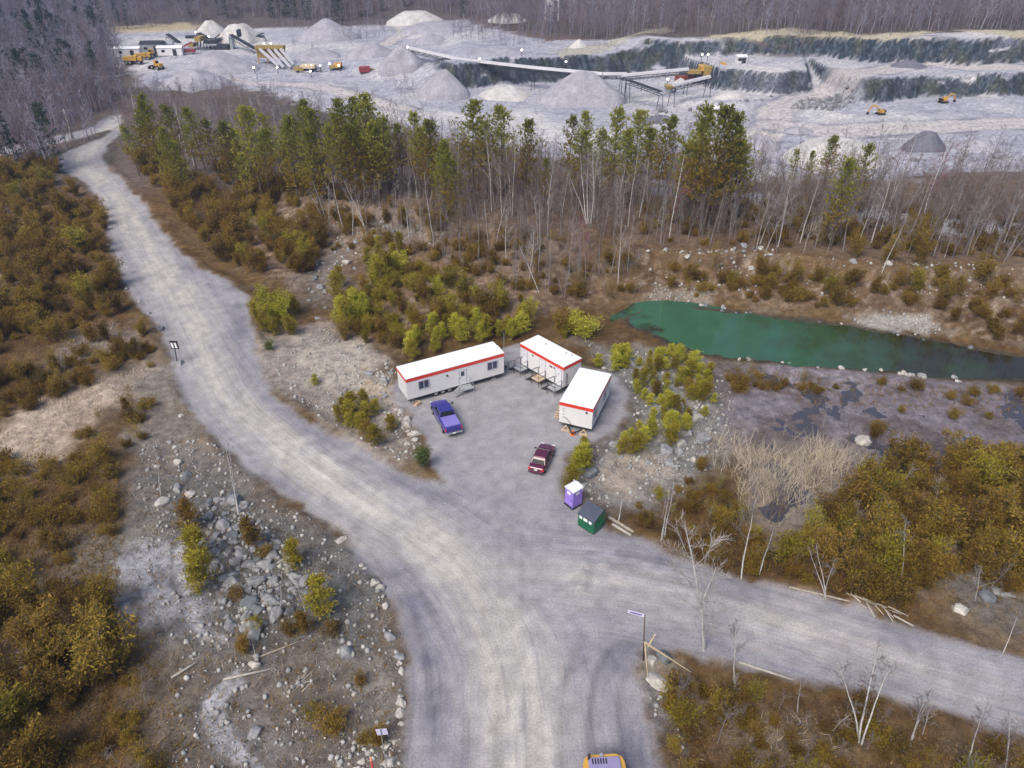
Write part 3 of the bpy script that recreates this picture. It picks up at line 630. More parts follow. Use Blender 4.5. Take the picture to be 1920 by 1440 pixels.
def fill(poly_px, n, mind, world_poly=None, avoid=True):
    pl = gpoly(poly_px) if world_poly is None else world_poly; out = []; lo = pl.min(0); hi = pl.max(0)
    cand = RNG.uniform(lo, hi, (n * 60, 2)); s = poly_sd(cand[:, 0], cand[:, 1], pl); cand = cand[s < 0]
    if avoid:
        ok = np.ones(len(cand), bool)
        for r in ROADS + [POND]: ok &= poly_sd(cand[:, 0], cand[:, 1], r) > .9
        cand = cand[ok]
    for c in cand:
        if len(out) >= n: break
        if all((c[0] - o[0]) ** 2 + (c[1] - o[1]) ** 2 > mind * mind for o in out): out.append(c)
    z = tz(np.array([o[0] for o in out]), np.array([o[1] for o in out])) if out else []
    return [Vector((o[0], o[1], zz - .04)) for o, zz in zip(out, z)]
def place_word(p, ps):                             # which part of its patch a thing stands in, as seen from the camera
    u = [q.x / (q.y * .834 + 25.8) for q in ps]; a, b = min(u), max(u); f = (p.x / (p.y * .834 + 25.8) - a) / (b - a + 1e-6); y = [q.y for q in ps]; g = (p.y - min(y)) / (max(y) - min(y) + 1e-6)
    h = ['far left', 'left', 'middle', 'right', 'far right'][min(4, int(f * 5))]; return f"{['front', 'centre', 'back'][min(2, int(g * 3))]} {h}"
SIZE_W = lambda h, a, b: 'low' if h < a else ('tall' if h > b else 'middle-sized')
def patch(px, n, mind, hr, kinds, where, group, protos=None, h0=3.4, noun='shrub', name='shrub', wide=1.0, cat='shrub'):
    ps = fill(px, n, mind); names, w = zip(*kinds.items())
    for p in ps:
        kd = random.choices(names, w)[0]; h = random.uniform(*hr); a = hr[0] + (hr[1] - hr[0]) / 3; b = hr[0] + (hr[1] - hr[0]) * 2 / 3
        cn = {'brown': 'brown', 'rust': 'rust-brown', 'olive': 'olive', 'lime': 'yellow-green', 'green': 'dull green'}[kd]
        plant(name, f'{SIZE_W(h, a, b)} {cn} {noun} {where}, {place_word(p, ps)}', cat, p, random.choice(protos or SHRUBS), (BARK_GREY, MATS[kd]), h, h0, ('stems', 'foliage'), f'{cn} {group}', wide * random.uniform(.85, 1.2))
# ------------------------------------------------------------------ shrub thickets
patch([(-60,300),(90,312),(120,335),(165,372),(195,410),(205,470),(222,530),(245,580),(190,600),(120,640),(0,700),(-120,720)], 46, 2.6, (3.0, 5.4), {'brown': 6, 'rust': 2, 'olive': 1.2}, 'in the thicket left of the curving road', 'thicket left of the road')
patch([(170,625),(262,612),(280,650),(255,675),(185,665)], 5, 2.0, (2.2, 3.2), {'rust': 3, 'brown': 2}, 'beside the road by the black sign', 'clump by the black sign')
patch([(-60,700),(110,690),(130,735),(20,790),(-60,800)], 8, 2.8, (2.2, 3.6), {'brown': 3, 'rust': 2}, 'above the pale dry grass at left', 'above the dry grass')
patch([(-80,890),(60,860),(200,850),(245,930),(210,990),(100,1040),(-80,1100)], 14, 2.6, (1.0, 2.0), {'brown': 4, 'rust': 3}, 'in the brown hollow below the dry grass', 'low brush in the hollow', LOWS, 1.4)
patch([(-120,1060),(90,1120),(215,1150),(240,1220),(200,1290),(110,1330),(110,1440),(-120,1540)], 24, 2.4, (3.2, 5.2), {'brown': 6, 'olive': 1.6, 'rust': 2}, 'in the dense thicket of the lower left corner', 'lower left thicket')
patch([(190,282),(240,290),(270,330),(330,400),(390,470),(460,520),(600,512),(618,450),(520,415),(400,350),(290,295)], 36, 2.7, (2.8, 5.0), {'brown': 4, 'rust': 2, 'olive': 2.5}, 'on the slope right of the curving road', 'slope right of the road')
patch([(472,560),(545,560),(582,590),(570,622),(495,632)], 9, 1.5, (3.0, 4.2), {'olive': 4, 'lime': 1}, 'in the round clump inside the road bend', 'round clump in the bend')
patch([(625,570),(700,520),(770,500),(900,550),(1010,570),(1110,600),(1080,640),(1000,625),(880,635),(740,655),(640,640)], 36, 2.2, (2.3, 4.4), {'olive': 4, 'brown': 2, 'lime': 3, 'rust': 1}, 'in the scrub behind the white trailers', 'scrub behind the trailers')
patch([(610,565),(700,470),(780,470),(760,520),(690,600),(640,640)], 14, 1.8, (3.2, 5), {'olive': 4, 'lime': 2}, 'in the tall leafy row left of the scrub', 'leafy row', SAPS, 4.0, 'sapling', 'sapling', 1.2, 'sapling')
patch([(770,645),(820,612),(925,625),(980,625),(960,645),(850,655),(760,680)], 18, 1.2, (2.4, 4.0), {'lime': 5, 'olive': 2}, 'just behind the long trailer', 'behind the long trailer', SAPS, 4.0, 'sapling', 'sapling', 1.15, 'sapling')
patch([(1090,690),(1160,655),(1330,690),(1345,760),(1310,800),(1240,850),(1150,860),(1185,760),(1150,705)], 64, 1.05, (1.1, 2.8), {'lime': 5, 'olive': 2.5, 'brown': .4}, 'among the rocks right of the trailers', 'rocky slope right of the trailers', SAPS, 4.0, 'sapling', 'sapling', 1.5, 'sapling')
patch([(608,775),(665,750),(700,760),(748,820),(740,848),(690,838),(640,805)], 12, 1.25, (1.8, 3.0), {'olive': 5, 'lime': 1, 'brown': 1}, 'in the clump between road and pickup', 'clump between road and pickup', SAPS, 4.0, 'sapling', 'sapling', 1.5, 'sapling')
patch([(1050,925),(1052,862),(1095,845),(1105,890),(1080,915)], 6, .9, (2.0, 3.2), {'olive': 4, 'lime': 1}, 'beside the lilac toilet cabin', 'clump by the toilet cabin', SAPS, 4.0, 'sapling', 'sapling', 1.4, 'sapling')
patch([(1180,960),(1230,925),(1330,900),(1400,960),(1440,1060),(1400,1080),(1320,1050),(1240,1015)], 14, 1.7, (1.6, 3.0), {'rust': 3, 'brown': 3, 'olive': 2}, 'in the thin scrub right of the green dumpster', 'scrub right of the dumpster', THINS + SHRUBS[:2], 3.6)
patch([(1440,1085),(1500,1020),(1580,960),(1690,880),(1790,870),(2000,860),(2050,1120),(1920,1130),(1830,1085),(1760,1090),(1690,1150),(1560,1112)], 44, 2.3, (2.8, 5.0), {'brown': 6, 'rust': 2, 'olive': 2}, 'in the big thicket right of the reeds', 'thicket right of the reeds')
patch([(1225,490),(1330,485),(1500,500),(1700,530),(1980,540),(1980,650),(1860,640),(1760,590),(1600,585),(1400,568),(1240,545)], 26, 2.6, (2.0, 3.8), {'brown': 5, 'olive': 2, 'rust': 2}, 'on the bank above the green pond', 'bank above the pond')
patch([(1570,470),(1590,440),(1740,445),(1750,500),(1620,505)], 10, 2.4, (3.0, 4.6), {'brown': 5, 'rust': 1}, 'in the dark thicket at the edge of the grove', 'dark thicket by the grove')
patch([(1225,1290),(1320,1275),(1420,1300),(1560,1320),(1800,1375),(1960,1420),(1960,1500),(1270,1500),(1260,1400)], 16, 2.0, (1.0, 1.9), {'brown': 4, 'rust': 3, 'olive': 2}, 'in the brushy corner at lower right', 'brushy lower right corner', LOWS, 1.4)
patch([(440,960),(640,1100),(740,1250),(760,1430),(560,1430),(420,1300),(420,1150)], 9, 2.6, (.7, 1.3), {'brown': 3, 'rust': 3, 'olive': 2}, 'on the stony ground left of the lower road', 'stony ground left of the road', LOWS, 1.4)
patch([(1340,700),(1500,720),(1900,745),(1900,840),(1640,840),(1440,820)], 6, 2.8, (.7, 1.5), {'brown': 4, 'rust': 3}, 'in the grey marsh below the pond', 'marsh brush', LOWS, 1.4)
patch([(560,430),(700,400),(900,430),(1180,480),(1200,540),(1000,560),(760,490),(620,480)], 14, 3, (1.2, 2.6), {'rust': 3, 'brown': 4}, 'on the leaf-strewn slope under the grove', 'leafy slope under the grove', THINS + LOWS, 2.4)
# single shrubs one can point at: (base px, height, colour, label, slim?)
SINGLES = [((245,795),3.4,'rust','lone upright rust shrub left of the road above the stones',.8),((160,470),4.6,'olive','big dark green bush crowding the road edge in the bend',1.5),((790,872),2.4,'green','small round green bush at the corner of the yard',1.2),
 ((590,722),1.5,'lime','small yellow-green sapling alone on the pale gravel',1.5),((380,1105),4.2,'olive','lowest of three upright olive saplings left of the rock heap',1.35),((370,1050),4.0,'olive','middle of three upright olive saplings left of the rock heap',1.35),((360,990),3.6,'rust','highest of three upright saplings left of the rock heap',1.3),
 ((482,1030),3.8,'rust','rust-tipped sapling standing behind the rock heap',1.1),((552,1066),3.2,'olive','olive sapling at the upper right of the rock heap',1.3),((600,1155),4.2,'olive','fuller olive sapling right of the rock heap',1.3),((575,1190),2.6,'rust','rust-brown sapling below the rock heap',1.2),
 ((455,1225),1.8,'rust','small rust bush by the lower end of the rock heap',1.2),((625,1370),2.0,'rust','rust bush left of the white sign post',1.6),((1275,1350),2.2,'olive','olive bush beside the big pale boulder at the junction',1.6),((715,1395),1.8,'rust','rust and olive bush behind the white sign',1.1),
 ((1640,820),2.2,'rust','ochre bush on the mud bank in the marsh',1.2),((1095,632),3.4,'lime','full yellow-green bush behind the washroom trailer',1.7),((1060,628),2.8,'olive','olive bush left of the full one behind the washroom trailer',1.3),((505,655),1.4,'green','dark little bush on the inner road edge',1.4),((1230,685),2.6,'lime','bright sapling at the pond corner of the rocks',1.0),((1310,880),1.8,'rust','ochre bush on the lower edge of the rocky slope',1.3)]
for (u, v), h, kd, lb, wd in SINGLES:
    p = at1(u, v); p.z -= .05; slim = wd < 1.05
    plant('sapling' if slim or 'sapling' in lb else 'shrub', lb, 'sapling' if 'sapling' in lb else 'shrub', p, random.choice(SAPS if slim or 'sapling' in lb else SHRUBS), (BARK_GREY, MATS[kd]), h, 4.0 if slim or 'sapling' in lb else 3.4, ('stems', 'foliage'), None, wd)
# ------------------------------------------------------------------ pines: (base px, top row)
PINE_PX = [(292,300,176),(312,352,190),(348,330,197),(392,345,205),(440,362,232),(492,372,200),(522,352,214),(560,380,222),(578,345,190),(612,372,202),(632,398,235),(660,368,188),(690,352,186),(712,362,180),(782,372,214),(812,392,226),(832,415,262),(890,385,196),(914,360,232),(942,372,200),(985,392,226),(1062,372,220),(1098,360,214),(1146,385,206),(1186,372,214),(1228,402,222),(1296,432,202),(1318,440,200),(1342,430,212),(1372,415,262),(1476,372,282),(1508,360,284),(1536,372,256),(1556,470,300),(1584,425,270),(262,330,236),(352,372,262),(470,400,290),(860,425,300),(1020,410,300),(1265,420,270),(278,318,215),(330,372,240),(372,330,240),(415,338,225),(455,352,245),(508,380,246),(545,360,238),(598,388,240),(645,352,212),(676,384,230),(700,380,232),(728,376,222),(758,360,232),(800,372,240),(1080,392,250),(1120,398,246),(1165,396,244),(1205,382,240),(1285,404,232),(1352,404,240)]
ORD = lambda i: f"{i}{'th' if 10 <= i % 100 <= 20 else {1: 'st', 2: 'nd', 3: 'rd'}.get(i % 10, 'th')}"
for i, (u, vb, vt) in enumerate(sorted(PINE_PX)):
    p = at1(u, vb); h = max(5, height_to(p, vt)); big = u in (1318, 1296, 1342, 312, 660)
    k = 1 if big else random.randrange(5)
    lb = f"{'broad' if big else 'slender'} {'tall' if h > 16 else 'shorter'} pine, {ORD(i + 1)} from the left in the belt before the quarry"
    if u == 1584: lb = 'crooked pine with a flat olive crown standing above the pond bank'; k = 4
    plant('pine_tree', lb, 'pine', p, PINES[k], (BARK_DARK, NEEDLE), h, 17.0, ('trunk', 'crown'), 'pines in the belt before the quarry', random.uniform(.85, 1.0) if big else random.uniform(.8, 1.2))
# ------------------------------------------------------------------ bare trees of the grove and the slope
BELT = [([(430,335),(560,355),(860,400),(1200,455),(1200,400),(900,350),(560,310),(430,300)], 95, 'in the left grove'), ([(1200,455),(1500,470),(1980,500),(1980,405),(1500,345),(1200,345)], 105, 'in the right grove'), ([(300,300),(430,330),(430,290),(330,255),(240,250)], 26, 'at the head of the road'), ([(600,430),(860,430),(1180,470),(1160,540),(1000,540),(780,470)], 48, 'on the trailer slope')]
for px, n, where in BELT:
    ps = fill(px, n, 1.7 if n > 30 else 2.2)
    for p in ps:
        pale = random.random() < .38; slope = 'slope' in where; h = random.uniform(7, 11.5) if slope else random.uniform(8.5, 14.5)
        red = random.random() < .06; cr = TWIG_RED if red else (TWIG_PALE if pale and random.random() < .5 else random.choice([TWIG_GREY, TWIG_GREY, TWIG_BROWN]))
        lb = f"{'tall' if h > 11 else 'short'} {'red-budded' if red else 'bare'} tree with {'pale' if pale else 'grey'} trunk {where}"
        plant('bare_tree', lb + ', ' + place_word(p, ps), 'tree', p, random.choice(BARE), (BARK_WHITE if pale else BARK_GREY, cr), h, 12.0, ('trunk', 'crown'), lb, random.uniform(.7, 1.0), (random.uniform(0, 6.28), R(random.uniform(0, 9 if slope else 4))))
# birches one can point at: (base px, top px, shape, label)
BIRCH_PX = [((1321,1213),(1347,985),-1,'large pale bare tree with spreading crown at the junction, right of the leaning sign'),((1377,1282),(1362,1165),0,'thin crooked birch just right of the large bare tree'),((1495,1335),(1497,1262),0,'small single birch below the far edge of the right road'),((1610,1392),(1630,1235),2,'white birch with several stems below the right road'),((1705,1400),(1740,1270),1,'twin-stemmed birch right of the many-stemmed one'),((1812,1442),(1852,1328),4,'leaning white birch near the lower right corner'),((1885,1440),(1918,1358),1,'last birch toward the lower right corner'),
 ((1548,1122),(1556,1020),2,'white many-stemmed birch at the upper edge of the right road'),((1424,1077),(1446,975),0,'slender birch beside the thin scrub above the right road'),((1390,1085),(1418,930),4,'long leaning birch between the large bare tree and the reeds'),((1242,1012),(1242,900),2,'bushy white birch right of the dumpster'),((1160,978),(1166,920),1,'two thin white stems behind the logs'),((1690,1085),(1712,975),0,'thin pale birch inside the thicket right of the reeds'),((1880,1225),(1915,1150),0,'birch at the right edge above the right road'),
 ((302,930),(286,836),0,'small pale birch by the round boulder at left'),((448,965),(412,850),1,'slim grey birch above the rock heap'),((582,1182),(566,1075),0,'crooked small birch below the rock heap'),((528,1140),(516,1070),1,'pair of thin stems on the rock heap'),((482,1245),(470,1200),0,'tiny birch beside the lower rocks'),((635,760),(636,700),0,'tiny bare birch on the pale gravel'),((245,300),(228,255),0,'thin tree at the road bend far left'),((1410,375),(1440,270),4,'white birch left of the crooked pine'),((1655,505),(1690,410),0,'white birch leaning out at the grove edge above the pond'),((1500,455),(1528,330),0,'tall white birch below the crooked pine'),((1750,480),(1800,350),4,'tall white birch right of the dark thicket'),((1010,548),(985,450),1,'leaning white birches on the slope behind the washroom trailer'),((690,440),(660,330),2,'cluster of white birches left of the bare rock'),((620,440),(590,330),2,'cluster of white birches near the ledge'),((800,340),(780,240),1,'white twin birch behind the ledge'),((485,280),(478,205),2,'white many-stemmed birch among the left pines'),((1100,420),(1085,290),2,'white birch cluster under the middle pines')]
for (u, v), (u2, v2), k, lb in BIRCH_PX:
    p = at1(u, v); h = max(2.0, height_to(p, v2)); q = PY(u2, v2, p.y); dx = q.x - p.x; an = max(-.4, min(.4, math.atan2(dx - 0, h)))
    pr, h0 = (BIGBARE, 12.0) if k < 0 else (BIRCH[k], 8.0)
    plant('birch_tree' if k >= 0 else 'bare_tree', lb, 'birch' if k >= 0 else 'tree', p, pr, (BARK_WHITE, TWIG_PALE if k < 0 else TWIG_GREY), h, h0, ('trunk', 'crown'), None, 1.1 if k < 0 else .9, (0 if an > 0 else math.pi, abs(an)))
# ------------------------------------------------------------------ what nobody could count: brush, far wood, litter, reeds, gravel stones
def proto_collection(name, meshes):
    col_ = bpy.data.collections.new(name)
    for i, me in enumerate(meshes): col_.objects.link(bpy.data.objects.new(f'{name}_{i}', me))
    return col_
def scatter(name, label, pts, scale, coll, nvar, widen=None, up=True):
    pts = np.asarray(pts, np.float32); n = len(pts)
    if n == 0: return
    me = bpy.data.meshes.new(name); me.vertices.add(n); me.vertices.foreach_set('co', pts.ravel())
    sc3 = np.stack([scale * (widen if widen is not None else 1), scale * (widen if widen is not None else 1), scale], 1)
    rot = np.stack([RNG.normal(0, .07, n), RNG.normal(0, .07, n), RNG.uniform(0, 6.28, n)], 1) if up else RNG.uniform(0, 6.28, (n, 3))
    for an, typ, dat, f in (('sc', 'FLOAT_VECTOR', sc3, 'vector'), ('ro', 'FLOAT_VECTOR', rot, 'vector'), ('ix', 'INT', RNG.integers(0, nvar, n), 'value')):
        a = me.attributes.new(an, typ, 'POINT'); a.data.foreach_set(f, np.asarray(dat, np.int32 if typ == 'INT' else np.float32).ravel())
    o = link(name, me); ng = bpy.data.node_groups.new(name, 'GeometryNodeTree')
    ng.interface.new_socket('Geometry', in_out='INPUT', socket_type='NodeSocketGeometry'); ng.interface.new_socket('Geometry', in_out='OUTPUT', socket_type='NodeSocketGeometry')
    gi = ng.nodes.new('NodeGroupInput'); go = ng.nodes.new('NodeGroupOutput'); ip = ng.nodes.new('GeometryNodeInstanceOnPoints'); ci = ng.nodes.new('GeometryNodeCollectionInfo')
    ci.inputs['Collection'].default_value = coll; ci.inputs['Separate Children'].default_value = True; ci.inputs['Reset Children'].default_value = True; ip.inputs['Pick Instance'].default_value = True
    def na(nm, t):
        k = ng.nodes.new('GeometryNodeInputNamedAttribute'); k.data_type = t; k.inputs['Name'].default_value = nm; return k.outputs['Attribute']
    mtp = ng.nodes.new('GeometryNodeMeshToPoints'); ng.links.new(gi.outputs[0], mtp.inputs[0]); ng.links.new(mtp.outputs[0], ip.inputs['Points']); ng.links.new(ci.outputs[0], ip.inputs['Instance'])
    ng.links.new(na('ix', 'INT'), ip.inputs['Instance Index']); ng.links.new(na('ro', 'FLOAT_VECTOR'), ip.inputs['Rotation']); ng.links.new(na('sc', 'FLOAT_VECTOR'), ip.inputs['Scale']); ng.links.new(ip.outputs[0], go.inputs[0])
    m = o.modifiers.new('scatter', 'NODES'); m.node_group = ng
    return tag(o, label, None, kind='stuff')
def many(poly, dens, jit=1.0, roads=True, wpolyg=False):   # points at about dens per square metre
    pl = poly if wpolyg else gpoly(poly); lo = pl.min(0); hi = pl.max(0); A = np.prod(hi - lo); n = int(A * dens)
    c = RNG.uniform(lo, hi, (n, 2)); c = c[poly_sd(c[:, 0], c[:, 1], pl) < 0]
    if roads:
        for r in ROADS + [POND]: c = c[poly_sd(c[:, 0], c[:, 1], r) > .6]
    return c
def onto(c, dz=-.03): return np.stack([c[:, 0], c[:, 1], tz(c[:, 0], c[:, 1]) + dz], 1)
COL_BR = proto_collection('brush_brown', [mated(SHRUBS[i][1], m) for i in range(3) for m in (LEAF_BROWN, LEAF_RUST)] + [mated(LOWS[0][1], LEAF_BROWN), mated(LOWS[1][1], LEAF_RUST)])
COL_LO = proto_collection('brush_low', [mated(LOWS[i][1], m) for i in range(3) for m in (LEAF_BROWN, LEAF_RUST)] + [mated(THINS[0][1], LEAF_BROWN)])
COL_OL = proto_collection('brush_olive', [mated(SHRUBS[i][1], m) for i in (3, 4) for m in (LEAF_OLIVE, LEAF_BROWN)])
def thicket(name, label, polys, dens, coll, nv, sr):
    c = np.concatenate([many(p, dens) for p in polys]); scatter(name, label, onto(c), RNG.uniform(*sr, len(c)), coll, nv, RNG.uniform(.9, 1.35, len(c)))
thicket('brush', 'mass of brown brush filling the thicket left of the road', [[(-160,300),(90,312),(120,335),(165,372),(195,410),(205,470),(215,530),(235,580),(190,600),(120,640),(0,700),(-160,740)]], .15, COL_BR, 8, (.5, 1.05))
thicket('brush', 'mass of dark brown brush in the lower left corner', [[(-140,1070),(90,1125),(215,1150),(240,1220),(200,1300),(150,1440),(-140,1540)]], .2, COL_BR, 8, (.5, 1.1))
thicket('brush', 'low brown brush in the hollow at left', [[(-80,880),(60,860),(200,850),(245,930),(220,1000),(120,1060),(-80,1100)], [(-60,700),(110,690),(130,735),(20,790),(-60,800)], [(110,655),(200,668),(285,650),(300,690),(255,690),(150,735),(110,700)], [(130,815),(250,748),(285,765),(270,830),(200,850)]], .3, COL_LO, 7, (.5, 1.2))
thicket('brush', 'mass of brown brush right of the reeds', [[(1440,1085),(1500,1020),(1580,960),(1690,880),(1790,870),(2050,850),(2080,1150),(1920,1130),(1830,1085),(1760,1090),(1690,1150),(1560,1112)]], .24, COL_BR, 8, (.45, .95))
thicket('brush', 'brown brush on the slope right of the curving road', [[(190,282),(240,290),(270,330),(330,400),(390,470),(460,520),(600,512),(618,450),(520,415),(400,350),(290,295)], [(420,300),(560,350),(700,385),(860,405),(860,440),(700,430),(520,415),(400,345)]], .16, COL_BR, 8, (.5, 1.0))
thicket('brush', 'olive scrub behind the trailers', [[(625,570),(700,520),(770,500),(900,550),(1010,570),(1110,600),(1080,640),(1000,625),(880,635),(740,655),(640,640)]], .16, COL_OL, 4, (.35, .8))
thicket('brush', 'low brown brush on the pond bank and under the grove', [[(1225,490),(1330,485),(1500,500),(1700,530),(1980,540),(1980,650),(1860,640),(1760,590),(1600,585),(1400,568),(1240,545)], [(560,430),(700,400),(900,430),(1180,480),(1200,560),(1000,560),(760,490),(620,480)], [(1200,450),(1980,495),(1980,420),(1500,380),(1200,400)]], .16, COL_LO, 7, (.5, 1.4))
thicket('brush', 'low brown brush in the two lower corners', [[(1225,1290),(1320,1275),(1420,1300),(1560,1320),(1800,1375),(1980,1420),(1980,1520),(1270,1500),(1260,1400)], [(190,1230),(250,1240),(300,1330),(330,1460),(150,1460)]], .32, COL_LO, 7, (.35, .9))
thicket('brush', 'thin scrub around the dumpster logs and the reeds', [[(1180,960),(1230,925),(1330,890),(1400,960),(1440,1060),(1400,1080),(1320,1050),(1240,1015)], [(1340,695),(1500,712),(1980,738),(1980,755),(1500,740),(1360,735)]], .24, COL_LO, 7, (.4, 1.1))
def joined(pair, mat):
    a, b = pair; va = np.zeros(len(a.vertices) * 3); a.vertices.foreach_get('co', va); vb = np.zeros(len(b.vertices) * 3); b.vertices.foreach_get('co', vb)
    fa = np.zeros(len(a.loops), int); a.loops.foreach_get('vertex_index', fa); fb = np.zeros(len(b.loops), int); b.loops.foreach_get('vertex_index', fb)
    me = np_mesh('tree', np.concatenate([va.reshape(-1, 3), vb.reshape(-1, 3)]), np.concatenate([fa.reshape(-1, 4), fb.reshape(-1, 4) + len(va) // 3])); me.materials.append(mat); return me
TWIG_FAR = paint('far_twigs', (.22, .20, .245), .95, .25, .08); TWIG_FAR2 = paint('far_brown_twigs', (.20, .15, .155), .95, .25, .08); TWIG_FAR3 = paint('far_pale_twigs', (.34, .32, .38), .95, .25, .08); FAR_EVER = leafmat('far_evergreen', [(.035, .055, .040), (.085, .11, .065)], None, .2, .5)
farp = [bare_tree(700 + i, 11.0, nb=12, lean=.03, spread=.7, twig=.035, start=.25, dens=.7) for i in range(4)]
COL_FAR = proto_collection('far_tree', [joined(farp[i], m) for i, m in enumerate((TWIG_FAR, TWIG_FAR2, TWIG_FAR, TWIG_FAR3))] + [joined(farp[i], m) for i, m in enumerate((TWIG_FAR2, TWIG_FAR, TWIG_FAR, TWIG_FAR2))])
evp = [pine_tree(720 + i, 12.0, width=.17, start=.08, gap=1.1) for i in range(2)]; COL_EVER = proto_collection('far_evergreen', [mated(e[1], FAR_EVER) for e in evp])
COL_SAP = proto_collection('thin_tree', [joined(BARE[i], m) for i, m in ((0, TWIG_GREY), (1, TWIG_BROWN), (2, TWIG_GREY), (3, TWIG_BROWN), (4, TWIG_PALE))])
def quarry_free(c): return c[poly_sd(c[:, 0], c[:, 1], QUARRY, 30) > 1.0]
n0 = 11000; yy = RNG.uniform(150, 520, n0 * 2) ; xx = RNG.uniform(-1, 1, n0 * 2) * (yy * .63 + 45); c = np.stack([xx, yy], 1)
c = quarry_free(c); lowp = c[:, 1] > np.interp(c[:, 0], [-140, -60, 20, 90, 200], [128, 132, 138, 142, 145]) + 6; c = c[lowp]
c = c[~((c[:, 0] > -95) & (c[:, 1] < 215))]
for r in (MAIN, SIDE): c = c[poly_sd(c[:, 0], c[:, 1], r) > 1.5]
c = c[poly_sd(c[:, 0], c[:, 1], gpoly([(215,120),(300,140),(440,140),(600,175),(780,215),(780,300),(400,300),(205,240)])) > 0]
gone = c[:, 1] > np.interp(c[:, 0], HILL[:, 0], HILL[:, 1]) + 130; c = c[~gone]
scatter('far_wood', 'grey and mauve leafless forest covering the far hillside', onto(c), RNG.uniform(.7, 1.25, len(c)), COL_FAR, 8, RNG.uniform(.7, 1.1, len(c)))
k = RNG.random(len(c)) < np.where(c[:, 0] < -60, .12, .035); e = c[k]; e = e[(fbm(e[:, 0] * .03, e[:, 1] * .03, 77, 2) > .0)] + 1.1
scatter('far_evergreens', 'dark evergreens scattered through the far forest', onto(e), RNG.uniform(.6, 1.2, len(e)), COL_EVER, 2)
c = np.concatenate([many(gpoly([(262,168),(360,180),(440,166),(560,192),(700,222),(700,262),(430,250),(262,215)]), .07, wpolyg=True), many(gpoly([(500,42),(640,50),(725,52),(725,84),(650,88),(600,70)]), .05, wpolyg=True), many(gpoly([(850,52),(930,62),(1040,80),(1060,90),(960,92),(850,74)]), .07, wpolyg=True), many(gpoly([(700,150),(760,165),(800,195),(740,192)]), .06, wpolyg=True), many(gpoly([(545,92),(590,98),(600,110),(548,106)]), .06, wpolyg=True), many(gpoly([(1100,86),(1250,82),(1300,90),(1240,98),(1120,100)]), .03, wpolyg=True)])
scatter('far_wood', 'low leafless thickets between the quarry heaps', onto(c), RNG.uniform(.28, .55, len(c)), COL_FAR, 8, RNG.uniform(.9, 1.4, len(c)))
LEFTW = gpoly([(-200,190),(-200,60),(180,62),(205,112),(225,150),(250,190),(235,208),(180,214),(130,228),(0,250),(-200,275)])
c = many(LEFTW, .045, wpolyg=True); scatter('far_wood', 'brown leafless wood left of the quarry', onto(c), RNG.uniform(.55, 1.0, len(c)), COL_FAR, 8, RNG.uniform(.9, 1.4, len(c)))
e = many(gpoly([(-100,60),(190,60),(215,140),(120,200),(-100,200)]), .011, wpolyg=True); scatter('far_evergreens', 'dark evergreens in the wood left of the quarry', onto(e), RNG.uniform(.55, 1.1, len(e)), COL_EVER, 2, RNG.uniform(1, 1.5, len(e)))
c = many([(240,235),(430,300),(560,325),(900,360),(1200,390),(1500,420),(1990,470),(1990,330),(1640,342),(1400,338),(1200,322),(1000,296),(850,268),(720,232),(580,212),(440,200),(360,200),(270,205)], .085)
scatter('thin_wood', 'thin leafless saplings between the grove and the quarry', onto(c), RNG.uniform(.3, .72, len(c)), COL_SAP, 5, RNG.uniform(.7, 1.1, len(c)))
c = many([(430,335),(560,355),(860,400),(1200,462),(1500,475),(1980,502),(1980,420),(1200,360),(560,305),(430,295)], .34)
scatter('thin_wood', 'leafless undergrowth inside the grove', onto(c), RNG.uniform(.22, .85, len(c)), COL_SAP, 5, RNG.uniform(.7, 1.1, len(c)))
c = many([(600,430),(860,430),(1200,475),(1200,560),(1000,560),(780,490)], .2); c2 = many([(1180,960),(1230,925),(1330,890),(1440,960),(1440,1060),(1320,1050)], .10); c3 = many([(1260,1290),(1420,1300),(1960,1420),(1960,1480),(1280,1480)], .25); c7 = many([(190,1240),(290,1250),(340,1440),(150,1450)], .12); c4 = many([(420,960),(640,1120),(720,1300),(600,1440),(440,1300)], .10); c6 = many(grow(REEDS, 5.0), .16, wpolyg=True); c5 = many([(1400,1090),(1440,960),(1900,900),(1950,1150),(1560,1110)], .09)
c = np.concatenate([c, c2, c3, c4, c5, c6, c7]); scatter('thin_wood', 'thin leafless saplings in the scrub', onto(c), RNG.uniform(.12, .35, len(c)), COL_SAP, 5, RNG.uniform(.8, 1.3, len(c)))
c = many([(600,425),(860,420),(1200,470),(1200,540),(1000,550),(780,480)], .07); scatter('thin_wood', 'slim leafless trees on the slope behind the trailers', onto(c), RNG.uniform(.35, .8, len(c)), COL_SAP, 5, RNG.uniform(.6, .9, len(c)))
